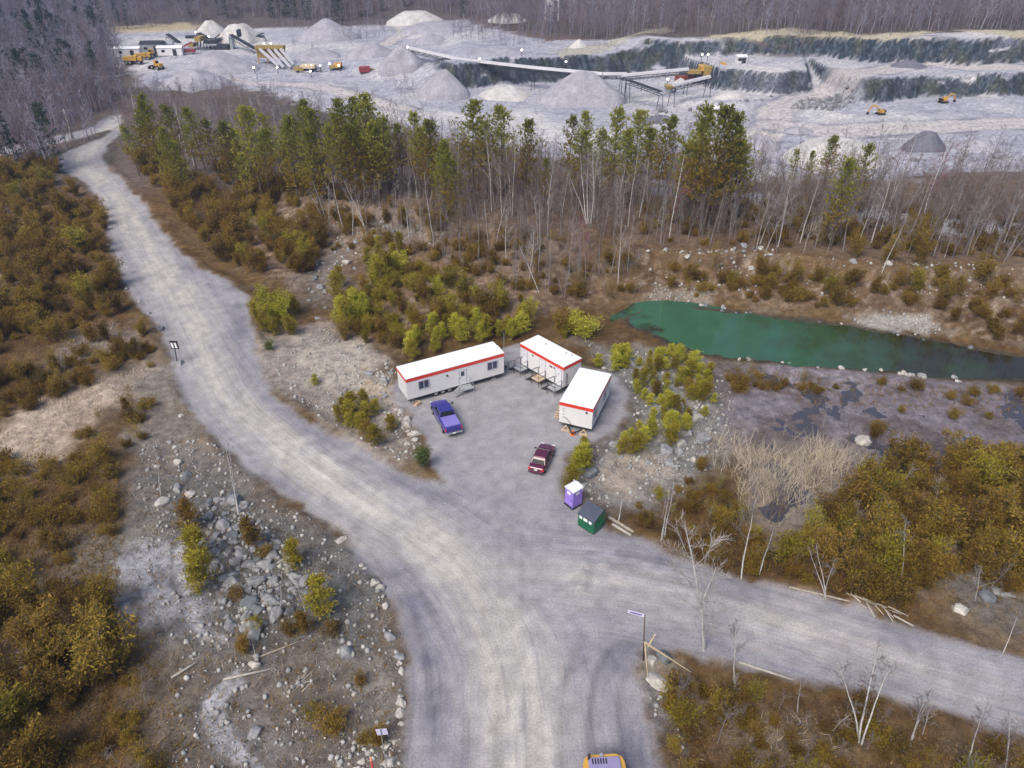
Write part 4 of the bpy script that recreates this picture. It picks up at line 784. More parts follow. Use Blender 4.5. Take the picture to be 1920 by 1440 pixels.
# blades: dry grass, reeds, leaf litter
def blades(name, label, pts, h, w, mat, lean=.5, per=1):
    pts = np.repeat(pts, per, 0); n = len(pts); a = RNG.uniform(0, 6.28, n); hh = h * RNG.uniform(.5, 1.3, n); l = lean * RNG.normal(size=(n, 2)) * hh[:, None]; off = RNG.normal(0, .12 if per > 1 else 0, (n, 2))
    b0 = pts.copy(); b0[:, :2] += off; s = np.stack([np.cos(a), np.sin(a), np.zeros(n)], 1) * w / 2; tip = b0 + np.concatenate([l, hh[:, None]], 1)
    V = np.stack([b0 - s, b0 + s, tip], 1).reshape(-1, 3); me = np_mesh(name, V, np.arange(3 * n).reshape(n, 3)); me.materials.append(mat)
    return tag(link(name, me), label, None, kind='stuff')
REED = leafmat('dry_reeds', [(.42, .35, .25), (.66, .57, .44), (.85, .77, .63)], None, .4, 0); LITTER = leafmat('leaf_litter', [(.07, .04, .018), (.17, .105, .05), (.28, .19, .105)], None, .15, 0); HAY = leafmat('dry_grass', [(.34, .27, .21), (.54, .45, .36), (.70, .61, .51)], None, .3, 0); BRUSHG = leafmat('brown_grass', [(.10, .058, .015), (.22, .135, .035), (.34, .225, .075)], None, .2, 0)
c = many(grow(REEDS, 4.0), 6.5, wpolyg=True); c = c[1.6 * fbm(c[:, 0] * .28, c[:, 1] * .28, 91, 3) + .5 * RNG.random(len(c)) - .16 * poly_sd(c[:, 0], c[:, 1], REEDS) > .36]; blades('reeds', 'tall dry tan reeds at the edge of the marsh', onto(c), 1.8, .05, REED, .42, 4)
c = np.concatenate([many([(0,795),(120,742),(260,690),(285,702),(245,745),(130,805),(60,880),(-100,930)], 9), many([(1400,1340),(1540,1350),(1580,1440),(1400,1450)], 5), many([(130,640),(200,615),(250,640),(200,665),(110,690)], 5)]); c = c[fbm(c[:, 0] * .3, c[:, 1] * .3, 93, 3) + .4 * RNG.random(len(c)) > .06]
blades('dry_grass', 'pale matted dry grass', onto(c), .55, .06, HAY, .6, 3)
c = np.concatenate([many([(430,335),(560,362),(860,405),(1200,462),(1980,505),(1980,650),(1560,600),(1220,560),(1100,590),(900,620),(740,640),(640,600),(500,520),(400,380)], 2.2), many([(1225,1290),(1420,1300),(1960,1420),(1960,1480),(1270,1480)], 6)])
blades('leaf_litter', 'brown leaves and stalks strewn under the trees', onto(c, 0), .16, .16, LITTER, 1.3, 2)
c = np.concatenate([many([(-100,860),(200,850),(245,930),(220,1060),(240,1230),(150,1440),(-100,1500)], 11), many([(-150,300),(165,372),(215,520),(240,620),(130,740),(-150,800)], 2.2), many([(1180,960),(1330,890),(1440,1060),(1700,880),(1950,860),(1950,1160),(1800,1130),(1690,1160),(1430,1090),(1250,1020)], 3.5), many([(1340,690),(1500,700),(1950,740),(1950,780),(1500,760)], 4), many([(150,1180),(260,1180),(330,1300),(360,1460),(120,1460)], 6), many([(300,840),(700,1100),(750,1300),(740,1440),(260,1440),(250,1000)], 2.6)])
blades('brown_grass', 'brown withered grass and weeds', onto(c), .42, .07, BRUSHG, .6, 3)
c = np.concatenate([many([(262,830),(420,840),(600,985),(740,1160),(760,1440),(280,1440),(310,1250),(240,1000)], 1.5), many([(1060,935),(1180,800),(1350,700),(1380,770),(1290,930),(1160,960)], 2.0), many([(480,700),(600,605),(748,695),(780,860),(640,822)], 1.0)]); c = c[fbm(c[:, 0] * .4, c[:, 1] * .4, 95, 3) > .02]
blades('dry_stalks', 'pale dead stalks on the stony ground', onto(c), .5, .035, HAY, .7, 5)
# ------------------------------------------------------------------ boulders and stones
RK = [rock_mesh(900 + i, 3, 13 + i % 5) for i in range(9)]; RKM = [np_mesh('boulder', v, f, False) for v, f in RK]
RLO = [rock_mesh(950 + i, 1, 6) for i in range(5)]
def boulder(p, r, mat, label, group=None):
    o = link('boulder', mated(random.choice(RKM), mat)); k = random.uniform
    o.location = (p.x, p.y, p.z - r * .16); o.rotation_euler = (k(-.3, .3), k(-.3, .3), k(0, 6.28)); o.scale = (r * k(.85, 1.25), r * k(.85, 1.25), r * k(.75, 1.1)); return tag(o, label, 'boulder', group)
PT = {'a': (ROCK_A, 'grey'), 'b': (ROCK_B, 'pale'), 'c': (ROCK_C, 'dark')}
NAMED = [((200,461),.55,'b','topmost boulder of the row along the left road edge'),((205,492),.6,'b','second boulder from the top along the left road edge'),((218,522),.45,'a','third boulder from the top along the left road edge'),((238,542),.65,'a','fourth boulder from the top along the left road edge'),((262,566),.7,'b','fifth boulder from the top along the left road edge'),((279,588),.7,'a','sixth boulder from the top along the left road edge'),((302,617),.85,'c','last dark boulder of the row along the left road edge'),
 ((305,945),1.25,'b','large round pale boulder at the foot of the small birch at left'),((331,918),.9,'a','round grey boulder up right of the large pale one'),((358,927),.8,'b','pale boulder between the round grey one and the rock heap'),((335,868),.7,'b','pale boulder near the left road edge, above the grey one'),((350,895),1.1,'c','mossy dark boulder above the rock heap'),((340,780),.55,'b','pale round stone beside the road below the black sign'),((712,1103),.75,'b','pale square boulder on the left edge of the junction'),((730,1195),.8,'a','grey boulder lower down the left edge of the junction'),((638,1013),.7,'b','pale boulder on the road edge above the junction'),((650,1225),1.0,'a','flat grey boulder left of the lower road'),((520,1155),1.1,'a','pale-topped boulder below the rock heap'),((478,1250),.8,'b','cream boulder beside the two planks'),((482,1375),.9,'a','rounded boulder by the wet run'),
 ((1232,1278),1.35,'b','large angular pale boulder at the right corner of the junction'),((1222,1240),.75,'b','pale slab at the foot of the leaning sign'),((1245,1232),1.0,'c','dark boulder behind the leaning sign'),((730,1432),.85,'b','white boulder behind the white sign post'),((1108,890),1.3,'c','big dark boulder behind the lilac toilet cabin'),((1093,882),1.1,'b','tall pale boulder next to the big dark one'),((1300,785),1.9,'b','large pale outcrop block on the rocky slope'),((1270,770),1.5,'a','grey outcrop block above the rocky slope'),((1315,820),1.2,'a','grey block below the large outcrop'),((1620,830),1.4,'b','pale rock standing in the marsh by the ochre bush'),((1661,535),.75,'b','white boulder alone on the pond bank'),((1800,1142),1.1,'b','pale boulder at the right thicket edge'),((1880,1110),1.3,'a','grey boulder right of the thicket'),((1850,1120),1.1,'c','dark boulder right of the thicket'),((763,788),1.25,'b','large pale boulder left of the pickup'),((752,772),.9,'b','pale boulder at the corner of the long trailer'),((780,813),.9,'b','pale boulder left of the pickup, lowest'),((1395,462),1.0,'a','boulder at the ledge under the big pine'),((820,690),.1,'b','pebble by the trailer wheels')]
for (u, v), r, k, lb in NAMED[:-1]: boulder(at1(u, v), r * .8, PT[k][0], lb)
def boulders(px, n, mind, rr, mixk, where, line=None):
    if line is not None:
        a = np.array(line, float); t = np.sort(RNG.random(n)) * (len(a) - 1); i = np.minimum(t.astype(int), len(a) - 2); fr = (t - i)[:, None]; q = a[i] * (1 - fr) + a[i + 1] * fr + RNG.normal(0, 2.0, (n, 2)); x, y, z = at(q[:, 0], q[:, 1]); ps = [Vector(w) for w in zip(x, y, z)]
    else: ps = fill(px, n, mind)
    for p in ps:
        k = random.choice(mixk); r = rr[0] + (rr[1] - rr[0]) * random.random() ** 2; sz = 'small' if r < rr[0] + (rr[1] - rr[0]) * .3 else 'large'
        boulder(p, r, PT[k][0], f'{sz} {PT[k][1]} {where}, {place_word(p, ps)}', where.replace('boulder ', 'boulders '))
boulders([(385,935),(440,925),(500,990),(560,1055),(575,1110),(545,1150),(480,1185),(430,1185),(400,1090)], 105, .68, (.36, 1.0), 'aaac', 'boulder in the rock heap at lower left')
boulders([(735,700),(760,760),(800,800),(815,850),(790,860),(760,850),(750,790),(690,700)], 26, .9, (.3, .9), 'bba', 'boulder along the left edge of the yard')
boulders([(1115,680),(1190,660),(1330,700),(1330,860),(1220,880),(1120,905),(1095,870),(1180,790),(1170,720)], 40, 1.2, (.3, 1.1), 'baa', 'boulder on the rocky slope right of the trailers')
boulders(None, 28, 0, (.3, .75), 'bba', 'boulder on the near shore of the pond', [(1345,672),(1470,681),(1600,690),(1680,700),(1760,711),(1850,716),(1935,714)])
boulders(None, 14, 0, (.25, .6), 'bac', 'boulder on the far shore of the pond', [(1225,568),(1300,570),(1400,588),(1560,604),(1700,630),(1860,658),(1930,672)])
boulders([(1200,470),(1420,465),(1500,490),(1850,520),(1850,530),(1480,500),(1380,485),(1200,480)], 16, 1.6, (.35, .9), 'bba', 'boulder on the ledge above the pond bank')
boulders([(640,470),(720,400),(790,410),(760,450),(660,520)], 18, 1.6, (.4, 1.1), 'aba', 'boulder under the ledge left of the scrub')
boulders([(560,540),(620,500),(640,560),(590,610)], 10, 1.3, (.3, .9), 'aac', 'boulder inside the road bend')
boulders(None, 20, 0, (.25, .55), 'bba', 'boulder on the verge left of the lower road', [(640,1010),(700,1085),(735,1160),(748,1240),(752,1330),(758,1430)])
boulders([(660,1380),(760,1390),(765,1450),(640,1450)], 14, .5, (.16, .42), 'bb', 'boulder around the white sign post')
STONE = leafmat('stones', [(.16, .16, .165), (.32, .315, .30), (.52, .50, .46)], None, 0, 0); STONE_D = leafmat('dark_stones', [(.09, .095, .10), (.18, .18, .19), (.34, .34, .34)], None, 0, 0)
def stones(name, label, c, rr, mat):
    n = len(c); pts = onto(c, 0); r = rr[0] + (rr[1] - rr[0]) * RNG.random(n) ** 3; a = RNG.uniform(0, 6.28, n); pick = RNG.integers(0, len(RLO), n); VV = []; FF = []; b = 0
    for k, (v, f) in enumerate(RLO):
        s = np.where(pick == k)[0]
        if not len(s): continue
        ca, sa = np.cos(a[s])[:, None], np.sin(a[s])[:, None]; w = np.stack([v[None, :, 0] * ca - v[None, :, 1] * sa, v[None, :, 0] * sa + v[None, :, 1] * ca, np.repeat(v[None, :, 2], len(s), 0)], 2) * r[s][:, None, None] + pts[s][:, None]
        VV.append(w.reshape(-1, 3)); FF.append((f[None] + (np.arange(len(s)) * len(v))[:, None, None]).reshape(-1, 3) + b); b += len(s) * len(v)
    me = np_mesh(name, np.concatenate(VV), np.concatenate(FF)); me.materials.append(mat); return tag(link(name, me), label, None, kind='stuff')
c = np.concatenate([many([(262,820),(420,830),(600,975),(748,1150),(770,1440),(560,1480),(300,1440),(330,1250),(260,1000)], 2.6), many([(640,1370),(765,1370),(768,1470),(620,1470)], 9), many([(1195,1290),(1250,1310),(1300,1440),(1250,1460)], 4), many([(380,950),(500,970),(580,1060),(560,1160),(440,1190)], 4)])
stones('stones', 'small stones strewn left of the lower road', c, (.06, .34), STONE)
c = np.concatenate([many([(1095,640),(1220,660),(1350,690),(1385,770),(1335,870),(1290,930),(1160,960),(1060,930),(1058,850),(1180,790)], 3.0), many([(480,700),(600,605),(700,650),(748,695),(790,850),(760,880),(640,822),(520,745)], 2.0), many([(1590,600),(1660,578),(1740,590),(1770,625),(1690,632)], 5), many([(1220,530),(1330,540),(1330,566),(1220,566)], 4), many([(690,690),(745,690),(800,800),(815,850),(770,860),(745,780)], 5)])
stones('stones', 'small stones around the yard and the pond', c, (.06, .32), STONE)
c = np.concatenate([many([(1200,466),(1420,462),(1500,488),(1900,512),(1900,560),(1560,560),(1220,540)], 1.3), many([(560,372),(860,408),(900,470),(700,470),(600,520)], .7)]); stones('stones', 'stones on the banks under the grove', c, (.08, .4), STONE)
c = many(gpoly([(1480,205),(1500,190),(1580,168),(1600,170),(1606,196),(1560,208)]), 1.4, wpolyg=True); stones('rock_spill', 'slope of blasted rock beside the quarry ramp', np.concatenate([c, many(gpoly([(1290,207),(1400,188),(1500,165),(1545,150),(1548,154),(1500,170),(1400,194),(1290,212)]), .25, wpolyg=True), many(gpoly([(1180,212),(1260,205),(1270,222),(1190,228)]), .2, wpolyg=True), many(gpoly([(1690,300),(1900,290),(1900,300),(1700,310)]), .1, wpolyg=True), many(gpoly([(1250,108),(1310,96),(1480,98),(1500,106),(1300,118)]), .15, wpolyg=True)]), (.2, 1.3), STONE_D)
# ------------------------------------------------------------------ yard: trailers, vehicles, cabins, signs
WHITE = paint('white_panel', (.66, .65, .65), .45, .06, .9, dirt=((.55, .53, .50), .25)); ROOFW = paint('white_roof', (.74, .75, .76), .5, .03, .6, dirt=((.70, .70, .70), .25)); RED = paint('red_band', (.62, .045, .025), .4, .10, 1.2)
GLASS = paint('dark_glass', (.06, .065, .10), .08, .15, 2.0); FRAME = paint('window_frame', (.40, .40, .48), .4, .08); DOORW = paint('door_panel', (.66, .65, .66), .4, .05); STEEL = paint('dark_steel', (.045, .045, .05), .55, .3, 3, .4); GALV = paint('galvanised_steel', (.42, .44, .45), .45, .15, 4, .5)
RUBBER = paint('rubber', (.022, .022, .024), .85, .2); RIMM = paint('wheel_rim', (.48, .48, .50), .35, .1, 2, .6); TIMBER = paint('timber', (.46, .35, .24), .8, .3, 3); LUMBER = paint('new_lumber', (.58, .46, .28), .75, .2, 3); ORANGE = paint('orange_plastic', (.75, .16, .04), .5, .1); BLACK = paint('black_plastic', (.02, .02, .022), .5, .2); DKGLASS = paint('car_glass', (.012, .013, .016), .05, .2)
def bump_off(m): return m
def wheel(parent, x, y, r, w, name='wheel'):
    t = MB().tube((x, y - w / 2, r), (x, y + w / 2, r), r, r, 18).build(name, RUBBER, parent, sm=False, bevel=.02)
    MB().tube((x, y - w / 2 - .006, r), (x, y + w / 2 + .006, r), r * .58, r * .58, 14).build('rim', RIMM, t); return t
def trailer(label, loc, rz, L, W, z0, z1, band_sides=('f', 'b', 'l', 'r'), name='office_trailer', cat='trailer'):
    t = thing(name, label, cat, loc, rz); H_ = z1 - z0
    w = MB(); th = .08
    w.box((L / 2, th / 2, (z0 + z1) / 2), (L, th, H_)); w.box((L / 2, W - th / 2, (z0 + z1) / 2), (L, th, H_)); w.box((th / 2, W / 2, (z0 + z1) / 2), (th, W - 2 * th, H_)); w.box((L - th / 2, W / 2, (z0 + z1) / 2), (th, W - 2 * th, H_))
    wall = w.build('wall', WHITE, t)
    s = MB(); n = max(2, int(L / 1.22))
    for i in range(1, n):
        x = L * i / n
        for y in (-.006, W + .006): s.box((x, y, (z0 + z1 - .42) / 2), (.035, .012, H_ - .46))
    for i in range(1, 3):
        for x in (-.006, L + .006): s.box((x, W * i / 3, (z0 + z1 - .42) / 2), (.012, .035, H_ - .46))
    s.build('seam_trim', DOORW, wall)
    MB().box((L / 2, W / 2, z1 + .05), (L + .10, W + .10, .10)).build('roof', ROOFW, t, bevel=.03)
    b = MB(); zb = z1 - .20
    b.box((L / 2, -.022, zb), (L + .09, .04, .40)); b.box((L / 2, W + .022, zb), (L + .09, .04, .40)); b.box((-.022, W / 2, zb), (.04, W + .002, .40)); b.box((L + .022, W / 2, zb), (.04, W + .002, .40)); b.build('red_band', RED, t)
    MB().box((L / 2, W / 2, z0 - .06), (L - .04, W - .04, .12)).build('floor_edge', STEEL, t)
    c = MB()
    for y in (W * .27, W * .73): c.box((L / 2, y, z0 - .24), (L - .3, .14, .24))
    for i in range(5): c.box((.4 + (L - .8) * i / 4, W / 2, z0 - .2), (.1, W * .9, .12))
    c.build('chassis', STEEL, t)
    return t
def window(t, x0, x1, za, zb, y=0.0, axis='x'):
    w, h = x1 - x0, zb - za; cx, cz = (x0 + x1) / 2, (za + zb) / 2
    def bx(u, z, du, dz, d, off):
        return ((u, y - off, z), (du, d, dz)) if axis == 'x' else ((y + off, u, z), (d, du, dz))
    f = MB()
    for u, z, du, dz in ((cx, za - .04, w + .2, .1), (cx, zb + .04, w + .2, .1), (x0 - .05, cz, .1, h), (x1 + .05, cz, .1, h), (cx, cz, .07, h)): f.box(*bx(u, z, du, dz, .06, .02))
    fo = f.build('window', FRAME, t)
    for s in (-1, 1): MB().box(*bx(cx + s * w / 4, cz, w / 2 - .07, h - .02, .02, .006)).build('pane', GLASS, fo)
def door(t, x0, x1, za, zb, y=0.0, pane=True):
    d = MB().box(((x0 + x1) / 2, y - .015, (za + zb) / 2), (x1 - x0, .05, zb - za)).build('door', DOORW, t)
    f = MB()
    for x in (x0 - .03, x1 + .03): f.box((x, y - .025, (za + zb) / 2), (.06, .07, zb - za + .1))
    f.box(((x0 + x1) / 2, y - .025, zb + .03), (x1 - x0, .07, .06)); f.build('frame', FRAME, d)
    if pane: MB().box(((x0 + x1) / 2, y - .045, zb - .5), (.42, .02, .62)).build('pane', GLASS, d)
    MB().box((x0 + .1, y - .07, (za + zb) / 2), (.05, .06, .16)).build('handle', STEEL, d)
T1 = (-11.75, 66.2, 0); t = trailer('long white office trailer with red roof band, behind the blue pickup', T1, R(27.8), 12.2, 2.9, .72, 3.45)
window(t, 1.45, 2.65, 1.72, 2.72); window(t, 10.05, 11.3, 1.72, 2.72); door(t, 6.4, 7.25, .74, 2.72)
for k, x in enumerate((3.5, 4.35, 5.2)):
    for y in (.32, 2.58): wheel(t, x, y, .40, .26)
MB().box((4.9, -.07, 2.55), (.2, .14, .16)).build('lamp', STEEL, t); MB().box((7.95, -.012, 1.75), (.75, .012, .34)).build('notice', DOORW, t, label='blank-looking pale notice beside the door')
MB().box((12.42, 2.1, 2.7), (.42, .9, .9)).build('air_conditioner', WHITE, t, bevel=.03)
m = MB()
for x in (.8, 10.9): m.bar((x - .28, .2, 0), (x, .25, .62), .07).bar((x + .28, .2, 0), (x, .25, .62), .07).box((x, .22, .1), (.7, .3, .08))
m.build('jack_stand', GALV, t)
MB().bar((12.2, .5, .5), (13.3, 1.45, .45), .12).bar((12.2, 2.4, .5), (13.3, 1.45, .45), .12).build('hitch', STEEL, t)
def local(base, rz, x, y, z=0):
    c, s = math.cos(rz), math.sin(rz); return (base[0] + c * x - s * y, base[1] + s * x + c * y, z)
# steps in front of the long trailer
st = thing('metal_steps', 'grey metal steps with platform at the long trailer door', 'steps', local(T1, R(27.8), 6.2, -.02), R(27.8))
MB().box((.75, -.62, .66), (1.5, 1.1, .05)).build('platform', GALV, st)
for i in range(3): MB().box((-.15 - .26 * i, -.62, .50 - .17 * i), (.24, .9, .04)).build('tread', GALV, st)
m = MB()
for y in (-1.12, -.12): m.bar((.05, y, .66), (-.85, y, .06), .05, .05)
m.build('stringer', GALV, st); m = MB()
for x, y in ((.05, -1.12), (1.45, -1.12), (.05, -.12), (1.45, -.12)): m.tube((x, y, 0), (x, y, .66), .025)
for x, y in ((.05, -1.12), (1.45, -1.12), (1.45, -.12)): m.tube((x, y, .66), (x, y, 1.6), .022)
m.build('post', GALV, st); m = MB()
for z in (1.15, 1.6): m.tube((1.45, -1.12, z), (1.45, -.12, z), .022)
m.tube((.05, -1.12, 1.6), (-.85, -1.12, .95), .022).tube((-.85, -1.12, .95), (-.85, -1.12, .06), .022).build('handrail', GALV, st)
# washroom trailer
T2 = (1.03, 73.85, 0); Z2 = R(-48); t = trailer('short white washroom trailer with three doors and red band, beside the pond scrub', T2, Z2, 7.2, 2.9, .85, 3.6)
for a, b in ((.30, 1.18), (3.35, 4.25), (6.05, 6.95)): door(t, a, b, .9, 3.0, pane=False)
for i, x in enumerate((.74, 3.8, 6.5)): MB().box((x, -.048, 2.45), (.2, .012, .24)).build('door_sign', FRAME, t)
for i, (x, z) in enumerate(((2.2, 2.95), (5.1, 2.85), (5.35, 2.85), (5.75, 2.9))): MB().tube((x, -.10, z), (x, 0, z), .09, .09, 10).build('vent', BLACK, t)
for x, y in ((2.3, 1.9), (5.4, 2.2), (6.2, 2.35)): MB().tube((x, y, 3.7), (x, y, 3.95), .07, .07, 8).build('roof_vent', GALV, t)
for i in range(6): MB().tube((7.2, .55, 1.1 + .28 * i), (7.32, .55, 1.1 + .28 * i), .07, .07, 8).build('pipe', STEEL, t)
for x in (3.0, 3.85):
    for y in (.32, 2.58): wheel(t, x, y, .42, .26)
for k, x in enumerate((.1, 3.15, 5.85)):
    ww = ('left', 'middle', 'right')[k]; p = local(T2, Z2, x, -.03)
    st = thing('metal_landing', f'dark metal landing with railings at the {ww} washroom door', 'steps', p, Z2, 'landings of the washroom trailer')
    MB().box((.65, -.62, .80), (1.3, 1.15, .05)).build('platform', GALV if k != 1 else TIMBER, st)
    m = MB()
    for px_, py_ in ((.03, -1.17), (1.27, -1.17), (.03, -.06), (1.27, -.06)): m.tube((px_, py_, 0), (px_, py_, 1.85), .028)
    m.build('post', STEEL, st); m = MB()
    for z in (1.3, 1.85): m.tube((1.27, -1.17, z), (1.27, -.06, z), .024).tube((.03, -1.17, z), (1.27, -1.17, z), .024)
    m.tube((.03, -1.17, 1.85), (-.95, -1.17, 1.05), .024).tube((-.95, -1.17, 1.05), (-.95, -1.17, .05), .024).tube((.03, -.06, 1.85), (-.95, -.06, 1.05), .024).tube((-.95, -.06, 1.05), (-.95, -.06, .05), .024).build('handrail', STEEL, st)
    for i in range(4): MB().box((-.13 - .25 * i, -.62, .62 - .18 * i), (.24, 1.05, .04)).build('tread', STEEL, st)
# third trailer
T3 = (8.46, 60.75, 0); Z3 = R(68.2); t = trailer('short wide white trailer with red band, nearest the sedan', T3, Z3, 7.15, 3.65, .72, 3.35)
window(t, .55, 1.5, 1.6, 2.6); window(t, 4.3, 5.3, 1.6, 2.6)
for k, x in enumerate((3.0, 3.85)):
    for y in (.32, 3.33): wheel(t, x, y, .40, .26)
MB().box((-.08, .65, 2.75), (.14, .2, .14)).build('lamp', STEEL, t)
for z in (1.5, 1.9, 2.3, 2.6): MB().box((-.03, 3.2, z), (.06, .16, .08)).build('fitting', GALV, t)
m = MB(); pr = None
for i in range(9):
    a = i / 8; q = (-.06, 3.15 - .9 * a, 1.55 - .1 * a - .75 * a * a)
    if pr: m.tube(pr, q, .025, .025, 6)
    pr = q
m.build('cable', BLACK, t); MB().bar((0, .9, .5), (-1.1, 1.82, .42), .12).bar((0, 2.7, .5), (-1.1, 1.82, .42), .12).build('hitch', STEEL, t)
for k, y in enumerate((2.75, .75)):
    p = local(T3, Z3, -.35, y); tr = thing('wooden_trestle', f"pale wooden trestle propping the near end of the wide trailer, {'left' if k == 0 else 'right'} one", 'trestle', p, Z3)
    MB().box((0, 0, .05), (.35, .95, .1)).build('base', TIMBER, tr)
    for s in (-1, 1): MB().bar((0, s * .42, .1), (0, 0, .72), .09).build('leg', LUMBER, tr)
p = local(T3, Z3, -.7, 1.85); j = thing('trailer_jack', 'orange jack under the hitch of the wide trailer', 'jack', p, Z3); MB().box((0, 0, .08), (.5, .5, .16)).build('base', ORANGE, j); MB().tube((0, 0, .16), (0, 0, .5), .14, .09, 10).build('body', ORANGE, j)
p = local(T3, Z3, 2.2, 3.68); st = thing('wooden_steps', 'small wooden steps with pale rails at the left side of the wide trailer', 'steps', p, Z3)
MB().box((.5, .5, .62), (1.0, .95, .06)).build('platform', TIMBER, st)
for i in range(3): MB().box((-.2 - .25 * i, .5, .45 - .16 * i), (.25, .95, .05)).build('tread', TIMBER, st)
m = MB()
for x in (.02, .98): m.bar((x, .95, 0), (x, .95, 1.6), .06)
m.bar((.02, .95, 1.6), (.98, .95, 1.6), .05).build('handrail', GALV, st)
b0 = local(T1, R(27.8), .95, -.35); cr = thing('wooden_crate', 'broken wooden crate under the left end of the long trailer', 'crate', b0, R(55))
MB().box((0, 0, .04), (.8, .6, .05)).build('floor', TIMBER, cr)
for y in (-.29, .29): MB().box((0, y, .2), (.8, .03, .3)).build('side', TIMBER, cr)
MB().box((.4, 0, .22), (.05, .7, .08)).build('rim', LUMBER, cr)
lp = at1(945, 668); po = thing('lamp_post', 'short post with a round lamp at the right end of the long trailer', 'lamp', lp); MB().tube((0, 0, 0), (0, 0, 3.4), .04).build('post', GALV, po); MB().tube((0, 0, 3.4), (0, 0, 3.75), .16, .12, 10).build('head', STEEL, po)

# ------------------------------------------------------------------ vehicles
def ring(x, hw, zb, zt, tuck=.06, bul=.0):
    return [(x, -hw + tuck, zb), (x, -hw - bul, zb + (zt - zb) * .35), (x, -hw, zb + (zt - zb) * .72), (x, -hw + .10, zt), (x, hw - .10, zt), (x, hw, zb + (zt - zb) * .72), (x, hw + bul, zb + (zt - zb) * .35), (x, hw - tuck, zb)]
def carpaint(name, col, rough=.3): return paint(name, col, rough, .06, .8, 0, .6)
def vehicle(label, cat, name, loc, rz, body, cabin, wheels, mats, scale=1.0):
    t = thing(name, label, cat, loc, rz); BODY, CAB = mats
    MB().loft([ring(*s) for s in body]).build('body', BODY, t, sm=False, bevel=.03)
    secs = [[(xb, -hb, zb), (xt, -ht, zt), (xt, ht, zt), (xb, hb, zb)] for (xb, xt, hb, ht, zb, zt) in ()]
    (x0, x1, x2, x3, hb, ht, zb, zt) = cabin               # rear foot, rear top, front top, front foot
    cb = MB(); A = [(x0, -hb, zb), (x3, -hb, zb), (x3, hb, zb), (x0, hb, zb)]; T = [(x1, -ht, zt), (x2, -ht, zt), (x2, ht, zt), (x1, ht, zt)]
    M1 = [((a[0] * .15 + b[0] * .85), (a[1] * .15 + b[1] * .85), zb + (zt - zb) * .9) for a, b in zip(A, T)]; T2_ = [(p[0] * .97 + (x1 + x2) / 2 * .03, p[1] * .9, zt + .03) for p in T]
    cb.loft([A, M1, T2_]); cab = cb.build('cabin', CAB, t, bevel=.04)
    def lerp(a, b, f): return Vector(a) * (1 - f) + Vector(b) * f
    def glass(nm, c0, c1, c2, c3, off, f0=.12, f1=.80, e0=.07, e1=.07):
        a = lerp(c0, c3, f0); b = lerp(c1, c2, f0); d = lerp(c0, c3, f1); e = lerp(c1, c2, f1); o = Vector(off) * .014
        q = [lerp(a, b, e0) + o, lerp(a, b, 1 - e1) + o, lerp(d, e, 1 - e1) + o, lerp(d, e, e0) + o]
        k = MB().quad(*q); n = [v - o * 2 for v in q]; k.quad(*reversed(n))
        for i in range(4): j_ = (i + 1) % 4; k.quad(q[j_], q[i], n[i], n[j_])
        return k.build(nm, DKGLASS, t)
    glass('windshield', A[1], A[2], T[2], T[1], (1, 0, .7), .06, .9); glass('rear_window', A[3], A[0], T[0], T[3], (-1, 0, .5), .10, .88)
    for s, i0, i1 in ((-1, 0, 1), (1, 3, 2)):
        for f0, f1 in ((.10, .50), (.53, .92)):
            a, b, c, d = lerp(A[i0], A[i1], f0), lerp(A[i0], A[i1], f1), lerp(T[i0], T[i1], f1), lerp(T[i0], T[i1], f0); glass('side_window', a, b, c, d, (0, s, .25), .12, .82, .03, .03)
    for (x, y, r, w) in wheels: wheel(t, x, y, r, w)
    return t
BLUE = carpaint('blue_paint', (.032, .027, .21), .28); BLUE_T = paint('tonneau', (.20, .165, .46), .42, .06, .8, 0, .3); MAROON = carpaint('maroon_paint', (.085, .012, .035), .25); TAIL = paint('tail_light', (.65, .03, .03), .2, .1); CHROME = paint('chrome', (.62, .62, .63), .2, .1, 2, .8); PLATE = paint('number_plate', (.80, .80, .82), .4, .03); LAMPG = paint('headlight', (.75, .78, .8), .12, .05)
HD = R(112); t = vehicle('blue pickup with covered bed, parked before the long trailer', 'pickup', 'pickup_truck', (-7.25, 63.1, 0), HD,
    [(-2.85, .92, .62, 1.22), (-2.7, .96, .55, 1.28), (-.9, .98, .5, 1.30), (.0, .99, .48, 1.28), (1.4, .99, .48, 1.20), (2.35, .96, .5, 1.16), (2.75, .88, .52, 1.06), (2.92, .74, .58, .92)],
    (-.78, -.55, .72, 1.42, .93, .74, 1.26, 1.86), [(x, y, .40, .27) for x in (-1.75, 1.85) for y in (-.86, .86)], (BLUE, BLUE))
MB().box((-1.78, 0, 1.325), (1.86, 1.70, .05)).build('bed_cover', BLUE_T, t, bevel=.02)
MB().box((-2.89, 0, 1.0), (.06, 1.62, .48)).build('tailgate', BLUE, t, bevel=.015)
for y in (-.88, .88): MB().box((-2.86, y, 1.02), (.09, .13, .36)).build('tail_light', TAIL, t)
MB().box((-2.98, 0, .60), (.2, 1.86, .17)).build('rear_bumper', CHROME, t, bevel=.03); MB().box((-3.085, 0, .62), (.012, .34, .16)).build('number_plate', PLATE, t); MB().bar((-3.0, 0, .45), (-3.32, 0, .45), .08).build('hitch', STEEL, t)
MB().box((2.95, 0, .58), (.16, 1.6, .2)).build('front_bumper', CHROME, t, bevel=.03)
for y in (-.72, .72): MB().box((2.86, y, .90), (.12, .3, .16)).build('headlight', LAMPG, t)
for s in (-1, 1): MB().bar((1.2, s * .95, 1.33), (1.2, s * 1.16, 1.38), .05).box((1.2, s * 1.2, 1.42), (.12, .16, .24)).build('mirror', BLACK, t)
